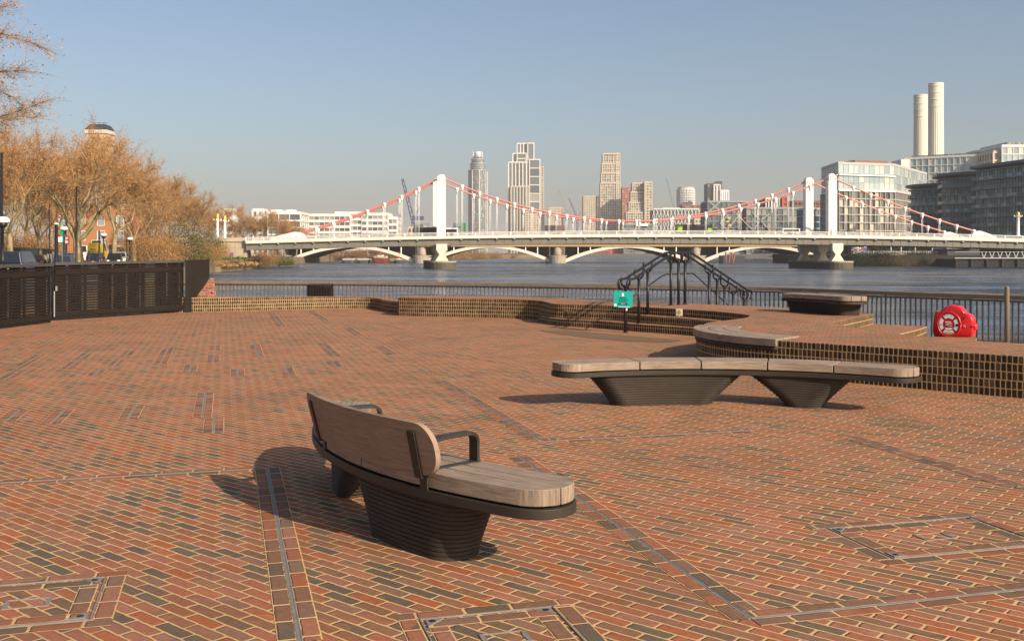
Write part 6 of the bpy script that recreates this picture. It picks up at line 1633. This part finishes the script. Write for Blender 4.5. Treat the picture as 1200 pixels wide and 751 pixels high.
P_('barge_rust',(.16,.035,.02),.7); P_('barge_grey',(.07,.075,.075),.7)
barge('left of the two low grey covered barges moored under the first arch',401,417,398,303,'barge_grey',cover='whitegrey')
barge('right of the two low grey covered barges, next to the red barge',418.5,434,399,303,'barge_grey',cover='whitegrey')
barge('rusty red houseboat barge with a pale deckhouse under the first arch',435.5,457,397,299,'barge_rust',house=True)
barge('small grey boat with a white cabin right of the red barge',463,472,399,303,'barge_grey',house=True,name='small_boat')
barge('tiny dinghy between the red barge and the small cabin boat',457.5,463,400,306.3,'barge_grey',name='dinghy')
barge('small orange boat on the far water under the second arch',604,610,880,301.2,'car_yellow',name='orange_boat')
barge('orange work float right of the small orange boat',584,588,900,300.8,'car_yellow',name='orange_boat')
def shed(name,label,pxl,pxr,D,ytop,z,mat,dep=14,g=G['dark'],bay=3.4,fl=3.2):
    t=bld(name,label,(pxl+pxr)/2,D,z); block(t,rect(pxl,pxr,D,dep),z,gz(ytop,D),g,M[mat],bay,fl,vw=1.5,hw=1.4,proud=.3); return t
shed('red_waterside_flats','red brick flats on the far shore under the third arch',712,728,1010,291.5,.5,'redfac')
shed('orange_waterside_flats','orange brick flats on the far shore left of the stile handrail',728,757,1030,290.5,.5,'brickfac')
shed('brown_waterside_flats','brown low flats on the far shore at the left end of the third arch',688,712,1000,294.5,.5,'brownfac')
shed('dark_waterside_flats','dark low waterside building at the right end of the third arch',757,790,1000,295.5,.5,'slate')
shed('cream_waterside_flats','pale low building on the far shore under the fourth arch',872,905,900,291,.9,'sand')
shed('teal_waterside_shed','teal low shed beside the pale low building under the fourth arch',845,874,800,294,.9,'craneteal')
mb=MB(); t=thing('mooring_piles','three rusty mooring piles standing in the water under the fourth arch','mooring piles',(gx(857,380),380,ZW))
for px,l in ((850.5,0),(855.5,1.0),(857.5,-1.0),(861,1.2)):
    mb.tube([(gx(px,380)-t.location.x-l,0,-2),(gx(px,380)-t.location.x+l*.2,0,gz(295.3,380)-ZW)],.27,8)
mb.build('piles',M['brownfac'],t)
t=thing('floating_pontoon','dark floating pontoon below the fourth arch beside the mooring piles','pontoon',(gx(860,395),395,ZW)); mb=MB(); mb.span(gx(847,395)-t.location.x,gx(873,395)-t.location.x,0,8,-.5,gz(299.5,395)-ZW); mb.build('float',M['slate'],t,bevel=.2)
mb=MB()
for i in range(8): x=gx(848+i*3.4,395)-t.location.x; mb.bar((x,0,gz(299.5,395)-ZW),(x,0,gz(296.5,395)-ZW),.1,.1)
mb.bar((gx(848,395)-t.location.x,0,gz(296.5,395)-ZW),(gx(872,395)-t.location.x,0,gz(296.5,395)-ZW),.12,.12); mb.build('pontoon_rail',M['metalgrey'],t)
# covered walkway truss and jetty at the right
D=300; t=thing('jetty','dark timber jetty with a white zigzag truss at the right edge below the bridge','jetty',(gx(1160,D),D,ZW)); ox_=t.location.x
mb=MB(); mb.span(gx(1117,D)-ox_,gx(1260,D)-ox_,0,12,gz(311.0,D)-ZW-1.4,gz(303.5,D)-ZW); mb.build('jetty_deck',M['dark'],t)
for i in range(8):
    x=gx(1120+i*18,D)-ox_; mb=MB(); mb.bar((x,-.4,-2),(x,-.4,gz(303,D)-ZW),.5,.5); mb.build('pile',M['darkwall'],t)
mb=MB(); zb,zt=gz(302.5,D)-ZW,gz(295.2,D)-ZW
for i in range(13):
    x=gx(1152+i*9.4,D)-ox_; w=gx(604.7,D); mb.bar((x-w*.6,-.5,zt),(x,-.5,zb),.22,.22); mb.bar((x,-.5,zb),(x+w*.6,-.5,zt),.22,.22)
mb.bar((gx(1118,D)-ox_,-.5,zb),(gx(1240,D)-ox_,-.5,zb),.28,.28); mb.bar((gx(1118,D)-ox_,-.5,zt),(gx(1240,D)-ox_,-.5,zt),.10,.10); mb.build('zigzag_truss',M['whitegrey'],t)
t=thing('covered_pier_house','dark low pier house with a pale roof line behind the jetty under the bridge','pier house',(gx(1126,312),312,.9)); ox_=t.location.x
mb=MB(); mb.span(gx(1110,312)-ox_,gx(1148,312)-ox_,0,10,0,gz(291.5,312)-.9); mb.build('dark_walls',M['slate'],t); mb=MB(); mb.span(gx(1108,312)-ox_,gx(1138,312)-ox_,-1,10,gz(291.5,312)-.9,gz(290,312)-.9); mb.build('pale_roof',M['offwhite'],t)
# poles under the right side span
for i,px in enumerate((1044,1056,1072.5,1092.5,1109,1120.5)):
    D=319; t=thing('quay_pole',['thin pale pole nearest the right bridge pier','second thin pale pole from the right bridge pier','pale pole left of the middle of the right bank','pale pole right of the middle of the right bank','pale pole near the rusty bush on the right bank','pale pole at the left end of the jetty'][i],'pole',(gx(px,D),D,.9),group='pale poles on the right bank'); mb=MB(); mb.lathe([(.22,0),(.20,gz(288.5,D)-.9)],n=8); mb.build('shaft',M['greyconc'],t); mb=MB(); mb.lathe([(.4,0),(.4,.5),(.25,.6)],n=8); mb.build('foot',M['greyconc'],t)
# white railing along the right bank
D=318.5; t=thing('quay_railing','low white railing on the right bank in front of the dark evergreens','railing',(gx(1040,D),D,.9)); mb=MB(); ox_=t.location.x
for i in range(60):
    x=gx(1000+i*1.95,D)-ox_; mb.bar((x,0,0),(x,0,1.1),.12,.12)
mb.bar((gx(1000,D)-ox_,0,1.1),(gx(1117,D)-ox_,0,1.1),.10,.10); mb.build('rails',M['offwhite'],t)
M['mural']=plain('mural_blue',(.05,.08,.25),.6)
t=thing('painted_hoarding','colourful patchwork hoarding partly seen right of the right bridge pier','hoarding',(gx(1006,335),335,.9)); ox_=t.location.x
mb=MB(); mb.span(gx(998,335)-ox_,gx(1016,335)-ox_,0,.3,0,gz(289.5,335)-.9); mb.build('board',M['mural'],t)
for c_,k in (('yellow',0),('redfac',1),('whitebright',2),('black',3)):
    mb=MB(); rnd=random.Random(k+9)
    for i in range(9): mb.box((gx(rnd.uniform(599.5,615),335)-gx(607,335)+.1,-.03-.01*k,rnd.uniform(.5,2.6)),(rnd.uniform(.3,.7),.02,rnd.uniform(.25,.6)))
    mb.build('colour_patches',M[c_],t)
# ================================================================== LIGHT, SKY, CAMERA
SUN_EL,SUN_AZ=29.0,137.0                       # degrees; azimuth clockwise from straight ahead
w=bpy.data.worlds.new('World'); SC.world=w; w.use_nodes=True; nt=w.node_tree; nt.nodes.clear()
sky=nt.nodes.new('ShaderNodeTexSky'); sky.sky_type='NISHITA'; sky.sun_disc=False
sky.sun_elevation=R(SUN_EL); sky.sun_rotation=R(SUN_AZ); sky.altitude=0; sky.air_density=1.0; sky.dust_density=2.8; sky.ozone_density=2.0
bg=nt.nodes.new('ShaderNodeBackground'); bg.inputs[1].default_value=.1
wo=nt.nodes.new('ShaderNodeOutputWorld'); nt.links.new(sky.outputs[0],bg.inputs[0]); nt.links.new(bg.outputs[0],wo.inputs[0])
sl=bpy.data.lights.new('sun','SUN'); sl.energy=5.0; sl.angle=R(.5); sl.color=(1,.86,.68)
so=bpy.data.objects.new('sun',sl); COL.objects.link(so)
sd=Vector((math.sin(R(SUN_AZ))*math.cos(R(SUN_EL)),math.cos(R(SUN_AZ))*math.cos(R(SUN_EL)),math.sin(R(SUN_EL))))
so.rotation_euler=sd.to_track_quat('Z','Y').to_euler(); so.location=sd*60
cam=bpy.data.cameras.new('camera'); co=bpy.data.objects.new('camera',cam); COL.objects.link(co); SC.camera=co
co.location=(0,0,EYE); co.rotation_euler=(PI/2,0,0); cam.sensor_width=36; cam.lens=36; cam.shift_y=-79.5/1200; cam.clip_end=9000; cam.clip_start=.1
SC.view_settings.view_transform='Standard'; SC.view_settings.look='None'; SC.view_settings.exposure=.37; SC.view_settings.gamma=1
SC.cycles.use_denoising=True; SC.cycles.max_bounces=6; SC.cycles.transparent_max_bounces=8
SC.cycles.use_fast_gi=False; SC.cycles.sample_clamp_indirect=6
SC.render.film_transparent=False

HAZE=.00016
hm=bpy.data.materials.new('haze_air'); hm.use_nodes=True; t_=hm.node_tree; t_.nodes.clear()
ho=t_.nodes.new('ShaderNodeOutputMaterial'); pv=t_.nodes.new('ShaderNodeVolumePrincipled')
pv.inputs['Color'].default_value=(.95,.90,.89,1); pv.inputs['Density'].default_value=HAZE; pv.inputs['Anisotropy'].default_value=.0
t_.links.new(pv.outputs[0],ho.inputs['Volume'])
mb=MB(); mb.span(-5600,5600,-420,8100,-10,188); hz=mb.build('haze',hm); hz['kind']='stuff'
